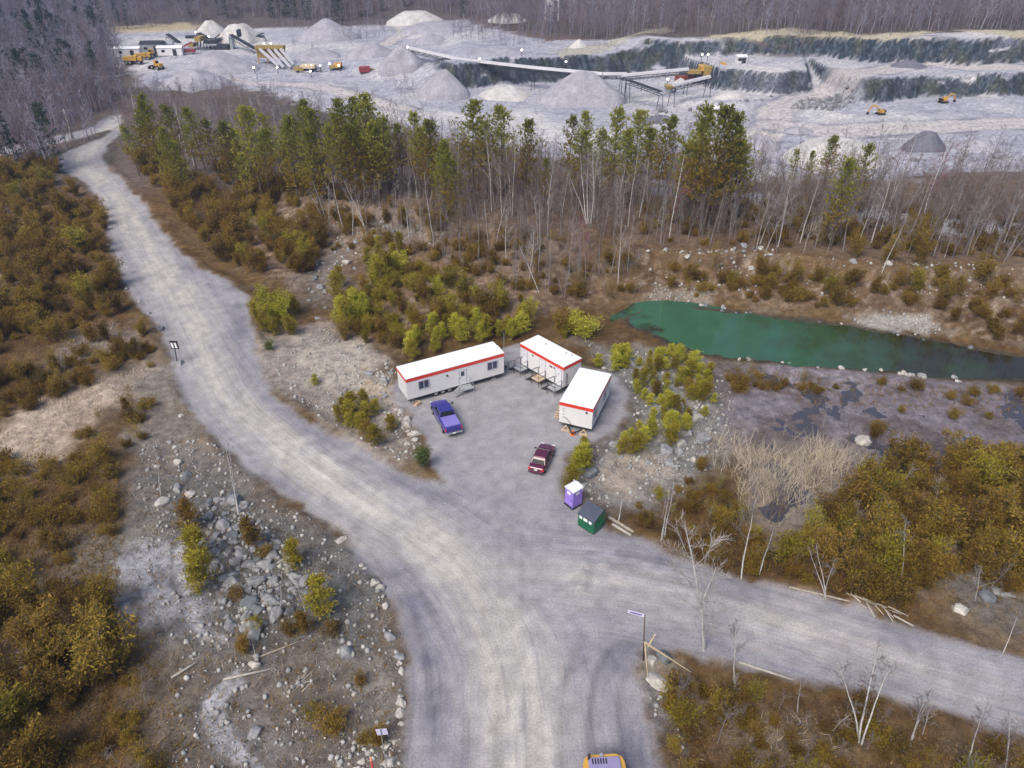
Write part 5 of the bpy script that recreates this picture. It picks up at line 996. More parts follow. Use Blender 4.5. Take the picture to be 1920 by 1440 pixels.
MB().tube((-.35, .2, 1.9), (-.6, .2, 2.15), .012, .008, 5).build('antenna', BLACK, t)
for s in (-1, 1): MB().box((.3, s * 1.0, .42), (1.9, .12, .05)).build('step_bar', CHROME, t)
HS = R(71.3); t = vehicle('dark maroon sedan parked in the middle of the yard', 'car', 'sedan_car', (3.05, 56.2, 0), HS,
    [(-2.22, .70, .42, .86), (-2.12, .80, .34, .95), (-1.5, .86, .26, 1.0), (-.6, .87, .24, .97), (.6, .87, .24, .94), (1.3, .86, .26, .90), (1.95, .79, .30, .78), (2.2, .62, .36, .66)],
    (-1.62, -.95, .22, 1.08, .80, .62, .95, 1.42), [(x, y, .31, .21) for x in (-1.36, 1.34) for y in (-.77, .77)], (MAROON, MAROON))
MB().box((-2.26, 0, .48), (.14, 1.5, .2)).build('rear_bumper', MAROON, t, bevel=.04); MB().box((-2.27, 0, .76), (.012, .32, .16)).build('number_plate', PLATE, t)
for y in (-.66, .66): MB().box((-2.18, y, .80), (.14, .26, .20)).build('tail_light', TAIL, t, bevel=.03)
for y in (-.56, .56): MB().box((2.08, y, .66), (.16, .3, .13)).build('headlight', LAMPG, t)
for s in (-1, 1): MB().box((.82, s * .96, .98), (.1, .2, .13)).build('mirror', BLACK, t)
MB().box((2.22, 0, .42), (.1, 1.2, .18)).build('front_bumper', MAROON, t, bevel=.04)
# ------------------------------------------------------------------ toilet cabin
LILAC = paint('lilac_plastic', (.30, .20, .62), .5, .07, 1.5); ROOFP = paint('pale_plastic_roof', (.72, .73, .76), .5, .05); GREEN = paint('green_paint', (.010, .115, .055), .45, .18, 1.4, dirt=((.02, .05, .035), .5)); LID = paint('dark_lid', (.025, .028, .045), .45, .15); LIDR = paint('lid_rib', (.10, .12, .17), .45, .1)
ZT = R(38.5); t = thing('toilet_cabin', 'lilac portable toilet cabin with white roof beside the green dumpster', 'toilet cabin', (5.66, 49.2, 0), ZT); S_ = 1.13
MB().box((S_ / 2, S_ / 2, .08), (S_ + .1, S_ + .1, .16)).build('base', STEEL, t)
MB().box((S_ / 2, S_ / 2, 1.12), (S_ - .06, S_ - .06, 1.9)).build('wall', LILAC, t, bevel=.03)
m = MB()
for x in (.04, S_ - .04):
    for y in (.04, S_ - .04): m.box((x, y, 1.12), (.09, .09, 1.94))
m.build('corner_post', LILAC, t, bevel=.02)
d = MB().box((.02, S_ / 2, 1.05), (.03, S_ - .28, 1.66)).build('door', LILAC, t); MB().box((-.01, .24, 1.0), (.04, .05, .16)).build('handle', STEEL, d)
MB().box((-.002, S_ / 2 + .05, 1.68), (.02, .42, .28)).build('sticker', PLATE, d); MB().box((S_ / 2 + .02, .018, 1.72), (.42, .03, .24)).build('vent', PLATE, t)
m = MB()
for z in (.5, .8, 1.1, 1.35): m.box((.0, S_ / 2, z), (.02, S_ - .42, .03)); m.box((S_ / 2, .025, z), (S_ - .3, .02, .03))
m.build('ribs', LILAC, t)
arc = [(-.05, 2.08)] + [(S_ / 2 - (S_ / 2 + .05) * math.cos(a), 2.14 + .24 * math.sin(a)) for a in [math.pi * i / 8 for i in range(9)]] + [(S_ + .05, 2.08)]
MB().prism(arc, 'x', -.06, S_ + .06).build('roof', ROOFP, t)
MB().tube((.9, .95, 2.2), (.9, .95, 2.6), .05).build('vent_pipe', ROOFP, t)
# ------------------------------------------------------------------ dumpster (front faces lower left)
ZD = R(-43.5); t = thing('dumpster', 'dark green dumpster with ribbed dark lid and three white stickers', 'dumpster', (5.97, 47.15, 0), ZD); L_, D_ = 1.8, 1.62
w = MB(); pf = [(0, .12), (D_, .12), (D_, 1.95), (D_ * .82, 2.22), (0, 1.62)]
w.prism(pf, 'x', 0, L_).build('body', GREEN, t, bevel=.02)
lid = MB(); nx, nz = -(2.22 - 1.62), D_ * .82; ln = math.hypot(nx, nz); nx /= ln; nz /= ln
a0 = Vector((0, -.10 - .0, 1.62 - .073)); 
def lidp(x, s, o): return (x, -.1 + s * (D_ * .82 + .1) + nx * o, 1.62 - .073 + s * (2.22 - 1.62 + .073) + nz * o)
lid.loft([[lidp(-.05, 0, .02), lidp(L_ + .05, 0, .02), lidp(L_ + .05, 0, .07), lidp(-.05, 0, .07)], [lidp(-.05, 1, .02), lidp(L_ + .05, 1, .02), lidp(L_ + .05, 1, .07), lidp(-.05, 1, .07)]]); lo = lid.build('lid', LID, t)
for i in range(12):
    x = .06 + (L_ - .12) * i / 11; MB().loft([[lidp(x - .045, .04, .065), lidp(x + .045, .04, .065), lidp(x + .025, .04, .13), lidp(x - .025, .04, .13)], [lidp(x - .035, .98, .065), lidp(x + .035, .98, .065), lidp(x + .025, .98, .13), lidp(x - .025, .98, .13)]]).build('rib', LIDR, lo)
for x, w_ in ((.30, .30), (.82, .44), (1.36, .30)): MB().box((x, -.008, 1.28), (w_, .014, .34)).build('sticker', PLATE, t)
for x in (-.06, L_ + .06): MB().box((x, D_ * .5, .95), (.12, D_ * .55, .22)).build('lift_sleeve', GREEN, t)
m = MB(); m.box((L_ / 2, -.03, 1.56), (L_ + .04, .06, .08)).box((L_ / 2, -.02, .3), (L_, .04, .08)).build('rim', GREEN, t)
for x in (.15, L_ - .15):
    for y in (.2, D_ - .2): MB().tube((x, y, 0), (x, y, .14), .09, .09, 10).build('foot', STEEL, t)
# logs beyond the dumpster
def log(label, a, b, r, mat, group=None, name='log'):
    p = at1(*a); q = at1(*b); p.z += r; q.z += r; d = q - p; t = thing(name, label, 'log', p, 0, group)
    MB().tube((0, 0, 0), d, r, r * .85, 10).build('trunk', mat, t, sm=True); c = MB(); dn = d.normalized(); c.tube(-dn * .01, dn * .02, r * .9, r * .9, 10).tube(d - dn * .02, d + dn * .012, r * .78, r * .78, 10).build('cut_end', LUMBER, t); return t
BARKL = paint('log_bark', (.30, .26, .21), .9, .35, 4); BLEACH = paint('bleached_wood', (.36, .335, .29), .85, .2, 4)
log('grey log behind the dumpster, right one of the pair', (1141,972), (1187,1000), .17, BARKL); log('pale split log behind the dumpster, left one of the pair', (1148,985), (1183,1006), .15, BLEACH)
log('bleached fallen trunk lying left of the many-stemmed birch, along the right road', (1385,1243), (1486,1276), .10, BLEACH); log('long thin fallen trunk in the brush at the upper edge of the right road', (1480,1102), (1690,1152), .09, BARKL); log('pale broken branch at the end of the fallen trunk', (1675,1155), (1712,1175), .08, BLEACH)
log('bleached plank-like trunk beside the cream boulder', (420,1275), (516,1254), .09, BLEACH); log('short bleached log in the lower left clearing', (322,1272), (370,1243), .10, BLEACH); log('thin fallen stem below the rock heap', (488,1232), (575,1198), .06, BARKL); log('fallen birch stem on the slope above the washroom trailer', (975,462), (1026,466), .10, BLEACH)
for i in range(9):
    u = random.uniform(1580, 1720); v = 1110 + (u - 1580) * .33; log('broken branch in the brush pile by the right road', (u, v), (u + random.uniform(15, 45), v + random.uniform(10, 40)), random.uniform(.04, .07), random.choice([BARKL, BLEACH]), 'branches in the brush pile', 'fallen_branch')
for i in range(6):
    u = random.uniform(540, 570); v = random.uniform(1270, 1310); log('twig in the heap of sticks left of the lower road', (u, v), (u + random.uniform(10, 40), v - random.uniform(5, 40)), .04, BLEACH, 'sticks left of the lower road', 'fallen_branch')
# ------------------------------------------------------------------ signs
p = at1(1206, 1238); t = thing('street_sign', 'tall thin leaning post with a small lilac name plate at the junction', 'sign', p); hgt = height_to(p, 1152)
q = PY(1209, 1152, p.y) - p; MB().tube((0, 0, 0), q, .055, .045, 8).build('post', BARK_DARK, t, sm=True)
BLADE = paint('sign_blade', (.62, .60, .80), .4, .05); TXT = paint('sign_text', (.13, .11, .30), .5, .05)
pl = MB(); e = Vector((-1.15, .30, .12)); n_ = Vector((.3, 1.15, 0)).normalized() * .012; h2 = Vector((0, 0, .16))
def slab(o, e, h, n): m_ = MB(); m_.loft([[o - h - n, o + e - h - n, o + e + h - n, o + h - n], [o - h + n, o + e - h + n, o + e + h + n, o + h + n]]); return m_
slab(q - Vector((0, 0, .15)), e, h2, n_).build('plate', BLADE, t); slab(q - Vector((0, 0, .15)) + e * .16, e * .70, h2 * .45, n_ * 1.5).build('lettering', TXT, t)
def plank(label, a, za, b, zb, w, mat): 
    p = at1(*a); q = at1(*b); p.z += za; q.z += zb; t = thing('plank', label, 'plank', p); MB().bar((0, 0, 0), q - p, w, w).build('board', mat, t); return t
b1 = p + q * .42
def plank3(label, P0, P1, w, mat): t = thing('plank', label, 'plank', P0); MB().bar((0, 0, 0), P1 - P0, w, w * .5).build('board', mat, t)
plank3('long pale brace running down from the leaning sign post into the brush', b1, at1(1295, 1260), .10, LUMBER); plank3('thin upright stake beside the leaning sign post', b1 + Vector((.05, -.05, 0)), at1(1214, 1268), .07, LUMBER); plank3('bright new board across the sign braces', at1(1213, 1225) + Vector((0, 0, .8)), at1(1226, 1205) + Vector((0, 0, 1.0)), .13, LUMBER)
p = at1(333, 682); t = thing('black_sign', 'small black sign with two white panels on a post by the left road edge', 'sign', p); q = PY(327, 648, p.y) - p
MB().tube((0, 0, .3), q, .06, .06, 8).build('post', STEEL, t); cx = q + Vector((0, 0, .1)); MB().box(tuple(cx), (1.0, .10, 1.15)).build('board', BLACK, t, bevel=.12)
for s in (-1, 1): MB().box((cx.x + s * .21 - .03, cx.y - .06, cx.z - .05), (.24, .03, .72), ry=R(-6)).build('panel', PLATE, t)
MB().loft([[(-.7, -.6, 0), (.7, -.6, 0), (.7, .5, 0), (-.7, .5, 0)], [(-.55, -.5, .35), (.6, -.45, .3), (.5, .35, .38), (-.5, .4, .34)]]).build('stone_base', ROCK_A, t)
p = at1(727, 1450); t = thing('white_sign', 'blank white sign plate on a thin post at the lower road edge', 'sign', p); q = PY(713, 1366, p.y) - p; MB().tube((0, 0, 0), q, .03, .03, 8).build('post', GALV, t)
slab(q - Vector((.28, .0, .42)), Vector((.66, .1, -.06)), Vector((-.03, 0, .30)), Vector((0, .014, 0))).build('plate', BLADE, t)
p = at1(703, 1462); t = thing('delineator_post', 'orange marker post with a pale cap by the white sign', 'marker', p); q = PY(695, 1421, p.y) - p; MB().tube((0, 0, 0), q * .9, .09, .08, 10).build('post', paint('faded_orange', (.62, .10, .08), .6, .15), t); MB().tube(q * .9, q, .10, .07, 10).build('cap', paint('pale_orange', (.75, .33, .25), .6, .1), t)
# ------------------------------------------------------------------ yellow excavator entering at the bottom
YEL = paint('machine_yellow', (.52, .29, .05), .45, .12, 1.2, dirt=((.30, .22, .12), .4)); HOODP = paint('machine_hood', (.24, .21, .36), .5, .1)
pc = PY(1131, 1414, 24.6); t = thing('excavator', 'yellow excavator cut off by the lower edge of the picture, on the road', 'excavator', (pc.x, 24.75, 0), R(3))
hz = 2.35
MB().prism([(-1.32, -4.2), (1.32, -4.2), (1.32, -.55), (1.18, -.2), (.8, -.02), (-.8, -.02), (-1.18, -.2), (-1.32, -.55)], 'z', 1.1, hz).build('house', YEL, t, bevel=.06)
hd = MB().box((0, -1.15, hz + .06), (2.0, 1.75, .14)).build('engine_hood', HOODP, t, bevel=.04)
for r_ in range(2):
    for i in range(6): MB().box((-.72 + i * .17, -.55 - .62 * r_, hz + .135), (.09, .34, .02)).build('vent_slot', BLACK, hd)
MB().tube((-.95, -.36, hz), (-.95, -.36, hz + .62), .07, .07, 10).build('exhaust', BLACK, t); MB().tube((-.12, -.16, hz), (-.12, -.16, hz + .16), .12, .12, 10).build('fuel_cap', GALV, t)
for s in (-1, 1):
    MB().prism([(-4.6, .25), (-4.3, .02), (-.5, .02), (-.2, .25), (-.2, .6), (-.5, .9), (-4.3, .9), (-4.6, .6)], 'x', s * 1.05 - .28, s * 1.05 + .28).build('track', STEEL, t)
MB().box((-.85, -3.6, 2.2), (.95, 1.5, 1.7)).build('cab', YEL, t, bevel=.06); MB().box((-.85, -3.6, 2.35), (.97, 1.2, .9)).build('window', DKGLASS, t)
MB().loft([[(.0, -3.8, 1.6), (.45, -3.8, 1.6), (.45, -3.8, 2.2), (0, -3.8, 2.2)], [(.0, -6.5, 3.6), (.45, -6.5, 3.6), (.45, -6.5, 4.2), (0, -6.5, 4.2)], [(.0, -8.6, 3.2), (.45, -8.6, 3.2), (.45, -8.6, 3.6), (0, -8.6, 3.6)]]).build('boom', YEL, t); MB().bar((.22, -8.4, 3.4), (.22, -9.2, .8), .4).build('stick', YEL, t); MB().prism([(-9.5, .05), (-8.7, .1), (-8.6, .9), (-9.3, 1.0)], 'x', -.3, .75).build('bucket', STEEL, t)
# ------------------------------------------------------------------ quarry: stockpiles, plant, machines, power line
PILE_A = GROUND_MAT
def gravel(name, col):
    m, nt, b = new_mat(name); tc = nd(nt, 'ShaderNodeNewGeometry'); mp = nd(nt, 'ShaderNodeMapping'); mp.inputs['Scale'].default_value = (1, 1, .3); nt.links.new(tc.outputs['Position'], mp.inputs['Vector'])
    n = noise(nt, .35, mp.outputs[0], 4, .7); n2 = noise(nt, 2.5, tc.outputs['Position'], 3, .7)
    c = mix(nt, ramp(nt, n, [(.3, tuple(k * .72 for k in col)), (.7, tuple(k * 1.22 for k in col))]), ramp(nt, n2, [(.3, (.75, .75, .78)), (.7, (1.2, 1.2, 1.18))]), 1.0, 'MULTIPLY')
    nt.links.new(c, b.inputs['Base Color']); b.inputs['Roughness'].default_value = .95; bump(nt, n2, b, .5, .3); return m
GR1 = gravel('grey_gravel', (.31, .30, .335)); GR2 = gravel('pale_gravel', (.47, .45, .43)); GR3 = gravel('dark_gravel', (.14, .14, .17))
def pile(label, u0, u1, vb, vt, mat, flat=.0, depth=.8, seed=0, n=30):
    p = at1((u0 + u1) / 2, vb); a = at1(u0, vb); b = at1(u1, vb); hw = abs(b.x - a.x) / 2; ry = hw * depth; cy = p.y + ry * .75
    h = max(1.0, height_to(Vector((p.x, cy, p.z)), vt)); V = [(0, 0, 1)]; F = []; rings = 9
    for r in range(1, rings + 1):
        f = r / rings
        for k in range(n):
            t_ = 6.283 * k / n; x, y = math.cos(t_), math.sin(t_); nn = float(fbm(np.array([x * 1.6 + seed * 3.7 + f * .8]), np.array([y * 1.6 + seed + f]), 5, 3)[0]); rr = f * (1 + .45 * nn)
            z = 1 - max(0, (f - flat) / (1 - flat)); z = max(0, z) + .16 * nn * (1 - f) - (.55 if r == rings else 0)
            V.append((x * rr, y * rr, z))
    for k in range(n): F.append((0, 1 + k, 1 + (k + 1) % n))
    for r in range(rings - 1):
        for k in range(n): a_ = 1 + r * n; F.append((a_ + k, a_ + n + k, a_ + n + (k + 1) % n, a_ + (k + 1) % n))
    me = bpy.data.meshes.new('gravel_pile'); me.from_pydata(V, [], F); me.polygons.foreach_set('use_smooth', [True] * len(F))
    o = link('gravel_pile', me, mat, None, (p.x, cy, gz(p.x, cy) - .1), (0, 0, 0), (hw, ry, h)); return tag(o, label, 'gravel pile', 'gravel stockpiles in the quarry')
for i, a in enumerate([('big pointed gravel pile right of the crushing plant', 545, 668, 78, 34, GR1, .03), ('flat-topped pale pile at the back of the quarry', 722, 834, 46, 21, GR2, .35), ('broad grey pile in front of the flat-topped pale one', 745, 880, 62, 40, GR1, .3), ('large rounded pile left of the haul ramp, behind the middle pines', 1000, 1192, 200, 136, GR1, .16), ('low pile left of the large rounded one', 884, 1006, 188, 160, GR2, .25), ('wide pile under the long conveyor', 850, 1012, 116, 84, GR1, .2), ('steep spill below the head of the long conveyor', 705, 800, 138, 92, GR1, .08), ('long slope of rubble beside the dark pit', 770, 886, 186, 132, GR1, .12), ('wide low pile before the crushing plant', 330, 470, 140, 102, GR1, .2), ('grey pile in front of the wide low one', 290, 420, 168, 132, GR1, .2), ('pale heap behind the crushing plant', 360, 420, 64, 38, GR2, .2), ('pale wide heap behind the tall conveyor', 392, 492, 84, 46, GR2, .3), ('small cone on the upper grass', 1066, 1106, 90, 72, GR2, .05), ('small cone before the flat-topped pile', 768, 842, 82, 62, GR1, .05), ('long pale heap at the forest edge', 908, 998, 44, 25, GR2, .4), ('dark scooped mound on the quarry floor at right', 1700, 1790, 285, 244, GR3, .3), ('low grey mound left of the haul road', 1390, 1470, 282, 250, GR1, .2), ('rubble heap on the upper bench at right', 1680, 1745, 128, 116, GR3, .25), ('low heap right of the haul road', 1470, 1530, 250, 238, GR1, .2), ('rough low pile right of the scooped mound', 1800, 1900, 285, 258, GR1, .3), ('long streaked bank below the haul road', 1480, 1690, 318, 262, GR2, .5), ('dark low mound behind the middle pines', 1200, 1290, 232, 212, GR3, .2), ('small bright cone below the grey conveyor', 1255, 1300, 160, 143, GR2, .03), ('pale fan below the middle cliff', 1340, 1410, 185, 168, GR2, .1), ('low pile by the screening lights', 540, 640, 112, 92, GR1, .2), ('long grey pile behind the screening plant', 640, 740, 110, 84, GR1, .25)]): pile(*a, seed=i)
def machine(name, label, cat, px, rz, s=1.0, group=None): p = at1(*px); return thing(name, label, cat, p, rz, group, (s, s, s))
def digger(label, px, rz, s, folded=True):
    t = machine('excavator', label, 'excavator', px, rz, s, 'excavators in the quarry')
    for y in (-1.2, 1.2): MB().prism([(-2.1, .25), (-1.8, 0), (1.8, 0), (2.1, .25), (2.1, .7), (1.8, .95), (-1.8, .95), (-2.1, .7)], 'y', y - .3, y + .3).build('track', STEEL, t)
    MB().box((-.5, 0, 1.7), (3.4, 2.7, 1.2)).build('house', YEL, t, bevel=.1); MB().box((-1.7, 0, 1.75), (1.1, 2.72, 1.1)).build('counterweight', STEEL, t, bevel=.1); MB().box((.7, .85, 2.2), (1.4, 1.0, 1.6)).build('cab', YEL, t, bevel=.06); MB().box((.72, .85, 2.5), (1.44, .8, .8)).build('window', DKGLASS, t)
    MB().loft([[(1.0, -.3, 1.5), (1.0, .2, 1.5), (1.0, .2, 2.3), (1.0, -.3, 2.3)], [(3.2, -.3, 4.1), (3.2, .2, 4.1), (3.2, .2, 4.9), (3.2, -.3, 4.9)], [(5.4, -.25, 4.0), (5.4, .15, 4.0), (5.4, .15, 4.5), (5.4, -.25, 4.5)]]).build('boom', YEL, t)
    MB().bar((5.3, -.05, 4.4), (6.6, -.05, 1.4), .45).build('stick', YEL, t); MB().prism([(6.2, .1), (7.1, .2), (6.9, 1.5), (6.3, 1.4)], 'y', -.65, .55).build('bucket', STEEL, t)
digger('yellow and black excavator on the quarry floor with its bucket down at left', (1650, 215), R(184), .55); digger('yellow excavator working against the lower cliff at right', (1768, 193), R(12), .55)
def truck(label, px, rz, s, col, name='haul_truck'):
    t = machine(name, label, 'truck', px, rz, s)
    for x in (-2.6, -1.2, 2.4):
        for y in (-1.1, 1.1): wheel(t, x, y, .8, .6)
    MB().box((0, 0, 1.1), (7.4, 1.4, .5)).build('chassis', STEEL, t); MB().box((2.9, 0, 2.1), (1.8, 2.3, 1.6)).build('cab', col, t, bevel=.1); MB().box((3.0, 0, 2.5), (1.84, 2.0, .6)).build('window', DKGLASS, t); MB().prism([(-3.8, 1.5), (1.6, 1.4), (2.0, 3.3), (-3.4, 3.0)], 'y', -1.4, 1.4).build('dump_bed', col, t)
def loader(label, px, rz, s):
    t = machine('wheel_loader', label, 'loader', px, rz, s)
    for x in (-1.5, 1.5):
        for y in (-1.1, 1.1): wheel(t, x, y, .8, .55)
    MB().box((-1.3, 0, 1.6), (2.6, 1.9, 1.2)).build('body', YEL, t, bevel=.1); MB().box((.2, 0, 2.4), (1.3, 1.5, 1.6)).build('cab', YEL, t, bevel=.06); MB().box((.2, 0, 2.6), (1.34, 1.3, .8)).build('window', DKGLASS, t)
    for y in (-.6, .6): MB().bar((.8, y, 1.5), (3.0, y, .9), .25).build('arm', YEL, t)
    MB().prism([(2.9, .1), (4.1, .1), (3.2, 1.3), (2.9, 1.2)], 'y', -1.5, 1.5).build('bucket', STEEL, t)
truck('yellow haul truck parked at the left edge of the quarry', (252, 120), R(5), .85, YEL); truck('white and yellow truck behind the haul truck', (268, 113), R(20), .75, YEL); loader('yellow loader in front of the haul trucks', (296, 130), R(150), .9); loader('yellow loader by the sheds at the left of the quarry', (285, 108), R(80), .9)
WHITE_P = carpaint('white_paint', (.75, .75, .76), .3); REDP = paint('machine_red', (.26, .045, .045), .5, .15)
t = machine('pickup_truck', 'small white pickup on the quarry road behind the big pine', 'pickup', (1337, 207), R(175), .85); MB().loft([ring(x, *q) for x, q in ((-2.8, (.9, .5, 1.2)), (0, (.98, .45, 1.25)), (1.5, (.98, .45, 1.2)), (2.8, (.8, .5, 1.0)))]).build('body', WHITE_P, t); MB().loft([[(-.8, -.9, 1.2), (1.4, -.9, 1.2), (1.4, .9, 1.2), (-.8, .9, 1.2)], [(-.6, -.75, 1.85), (.7, -.75, 1.85), (.7, .75, 1.85), (-.6, .75, 1.85)]]).build('cabin', WHITE_P, t); MB().box((.3, 0, 1.5), (1.0, 1.76, .34)).build('side_window', DKGLASS, t)
for x in (-1.75, 1.85):
    for y in (-.86, .86): wheel(t, x, y, .4, .27)
def belt(label, pts, w=1.6, leg_every=14.0, cover=True, mat=None, name='conveyor'):
    pts = [Vector(p) for p in pts]; t = thing(name, label, 'conveyor', (pts[0].x, pts[0].y, gz(pts[0].x, pts[0].y))); o = t.location.copy(); tr = MB(); cv = MB()
    for a, b in zip(pts[:-1], pts[1:]):
        a = a - o; b = b - o; d = (b - a).normalized(); s = d.cross(Vector((0, 0, 1))).normalized() * w / 2; k = (b - a).length; up = Vector((0, 0, 1))
        for sg in (-1, 1):
            tr.bar(a + s * sg, b + s * sg, .16); tr.bar(a + s * sg - up * .9, b + s * sg - up * .9, .16); nseg = max(2, int(k / 2.5))
            for i in range(nseg):
                p = a + d * k * i / nseg; q = a + d * k * (i + 1) / nseg; tr.bar(p + s * sg - up * .9, q + s * sg, .08)
        if cover: cv.loft([[p - s * 1.05 + up * .05, p - s * .8 + up * .6, p + up * .85, p + s * .8 + up * .6, p + s * 1.05 + up * .05] for p in (a, b)])
        else: cv.loft([[p - s * .9 + up * .05, p - s * .9 + up * .15, p + s * .9 + up * .15, p + s * .9 + up * .05] for p in (a, b)])
    tr.build('frame', mat or STEEL, t); cv.build('cover' if cover else 'belt', paint_cache('white_cover', (.46, .45, .48)) if cover else STEEL, t)
    for a, b in zip(pts[:-1], pts[1:]):
        k = (b - a).length; nl = max(1, int(k / leg_every))
        for i in range(nl + 1):
            p = a + (b - a) * (i / nl); g = gz(p.x, p.y); 
            if p.z - g > 1.2:
                d = (b - a).normalized(); s = d.cross(Vector((0, 0, 1))).normalized() * w / 2; m = MB()
                for sg in (-1, 1): m.bar(Vector((p.x, p.y, p.z - .9)) + s * sg - o, Vector((p.x, p.y, g - .2)) + s * sg * 1.8 - o, .14)
                m.build('leg', mat or STEEL, t)
    return t
_pc = {}
def paint_cache(n, c):
    if n not in _pc: _pc[n] = paint(n, c, .5, .12, .4)
    return _pc[n]
belt('very long white-covered conveyor crossing above the dark pit', [PY(768, 92, 262), PY(860, 113, 248), PY(1000, 129, 236), PY(1130, 141, 226), PY(1175, 141, 226)], 1.5, 16); belt('white-covered conveyor rising to the yellow plant at the middle cliff', [PY(1165, 144, 224), PY(1290, 132, 228)], 1.5, 12)
belt('dark open conveyor running down to the right of the large rounded pile', [PY(1178, 150, 222), PY(1240, 172, 212)], 1.5, 9, False); belt('grey conveyor below the yellow plant', [PY(1262, 162, 216), PY(1330, 146, 224)], 1.5, 9, True)
belt('slanting dark stacker left of the crushing plant', [PY(314, 64, 320), PY(341, 83, 316)], 1.8, 12, False); belt('dark conveyor falling right from the crusher tower', [PY(372, 62, 312), PY(398, 77, 308)], 2.2, 12, False); belt('dark conveyor rising at the right of the crusher', [PY(396, 78, 310), PY(411, 65, 310)], 2.4, 12, False); belt('long dark conveyor leading to the yellow hopper', [PY(433, 65, 300), PY(480, 92, 290)], 1.8, 12, False); belt('thin conveyor behind the long dark one', [PY(494, 62, 318), PY(462, 75, 314)], 1.4, 12, False)
YELD = paint('ochre_steel', (.30, .21, .06), .6, .2)
# crushing plant
g = at1(395, 92); t = thing('crushing_plant', 'dark crushing plant with tower, platforms and legs at the back left of the quarry', 'plant', g)
sc_ = (g.y * math.cos(PITCH) + (CAMH - g.z) * math.sin(PITCH)) / FPX
def plantbox(u, v, wu, hv, d, mat, nm):
    a = PY(u, v, g.y) - g; MB().box(tuple(a), (wu * sc_, d, hv * sc_)).build(nm, mat, t)
plantbox(374, 72, 11, 8, 5, YELD, 'tower_house'); plantbox(360, 69, 20, 4, 3, STEEL, 'screen_deck'); plantbox(398, 76, 22, 5, 5, STEEL, 'screen_deck'); plantbox(418, 88, 26, 8, 5, STEEL, 'crusher'); plantbox(398, 82, 24, 3, 5, GALV, 'platform'); plantbox(361, 84, 9, 6, 4, YELD, 'container'); plantbox(435, 80, 5, 22, 3, GALV, 'silo'); plantbox(448, 62, 4, 12, 3, STEEL, 'chimney')
for u in (370, 376, 382, 388, 394, 400, 408): a = PY(u, 78, g.y) - g; b = PY(u, 95, g.y - 2) - g; MB().bar(a, b, .35).build('leg', STEEL, t)
# yellow hopper with four chutes
g = at1(505, 120); t = thing('hopper_plant', 'ochre loading hopper with four long pale chutes in the quarry', 'plant', g); a = PY(480, 88, g.y) - g; b = PY(533, 88, g.y) - g
MB().box(((a.x + b.x) / 2, 0, a.z), (b.x - a.x, 3, 1.0)).build('roof_beam', YELD, t); c_ = PY(505, 98, g.y) - g; MB().box((c_.x, 1.0, c_.z), ((b.x - a.x) * .9, 2.4, 3.6)).build('bin', YELD, t)
for x in (a.x, (a.x * 2 + b.x) / 3, (a.x + 2 * b.x) / 3, b.x): MB().bar((x, 0, a.z), (x, 0, 0), .3).build('leg', YELD, t)
for i, (u0, v0, u1, v1) in enumerate(((487, 92, 522, 123), (503, 93, 532, 126), (515, 93, 545, 126), (526, 92, 551, 121))): MB().bar(PY(u0, v0, g.y - 1.6) - g, PY(u1, v1, g.y - 6) - g, .75, .75).build('chute', paint_cache('white_cover', (.46, .45, .48)), t)
# screening plant with lamps, sheds and containers
def shed(name, label, cat, px, L, W, H_, rz, wall, roof):
    t = machine(name, label, cat, px, rz); MB().box((0, 0, H_ / 2), (L, W, H_)).build('wall', wall, t); MB().prism([(-W / 2 - .2, H_ + .02), (W / 2 + .2, H_ + .02), (0, H_ + W * .22)], 'x', -L / 2 - .2, L / 2 + .2).build('roof', roof, t); MB().box((L * .2, -W / 2 - .02, H_ * .42), (1.4, .06, H_ * .8)).build('door', STEEL, t); MB().box((-L * .25, -W / 2 - .02, H_ * .6), (1.2, .06, .8)).build('window', DKGLASS, t); return t
shed('site_shed', 'grey shed with dark doorway at the left of the quarry', 'shed', (290, 99), 8, 5, 3.2, R(5), GALV, STEEL); shed('site_shed', 'pale low shed right of the dark doorway shed', 'shed', (306, 96), 8, 5, 2.6, R(12), WHITE, GALV); shed('site_trailer', 'white site trailer behind the haul trucks', 'trailer', (243, 106), 9, 3, 2.8, R(4), WHITE, ROOFW); shed('site_trailer', 'white trailer right of the sheds', 'trailer', (322, 103), 9, 3, 2.6, R(4), WHITE, ROOFW); shed('small_house', 'white-roofed building alone among the trees left of the quarry', 'house', (168, 88), 10, 7, 3, R(10), WHITE, ROOFW); shed('site_shed', 'white tank house against the forest at the back of the quarry', 'shed', (1034, 38), 5, 5, 9, R(10), WHITE, ROOFW); shed('site_shed', 'pale box building on top of the middle cliff', 'shed', (1388, 118), 3, 2.4, 2, R(5), WHITE, ROOFW)
t = machine('red_machine', 'red drilling machine parked near the sheds', 'machine', (350, 101), R(10), 1.1); MB().box((0, 0, 1.0), (6, 2, 1)).build('body', REDP, t); MB().bar((-2.5, 0, 1.5), (2.5, 0, 3.6), .5).build('mast', REDP, t)
for x in (-2, 2):
    for y in (-.8, .8): wheel(t, x, y, .5, .4)
t = machine('red_machine', 'red screening machine right of the lit plant', 'machine', (684, 137), R(20), .7); MB().box((0, 0, 1.8), (5, 2.4, 2.4)).build('body', REDP, t); MB().bar((1, 0, 2.5), (6, 0, .8), .8).build('arm', YELD, t)
for x in (-1.8, 1.8): MB().box((x, 0, .35), (.5, 2.2, .7)).build('skid', STEEL, t)
t = machine('shipping_container', 'rust-red container beside the yellow plant', 'container', (1286, 130), R(3), 1.0); MB().box((0, 0, 1.3), (6, 2.4, 2.5)).build('body', paint('container_red', (.22, .05, .04), .6, .2), t); m = MB()
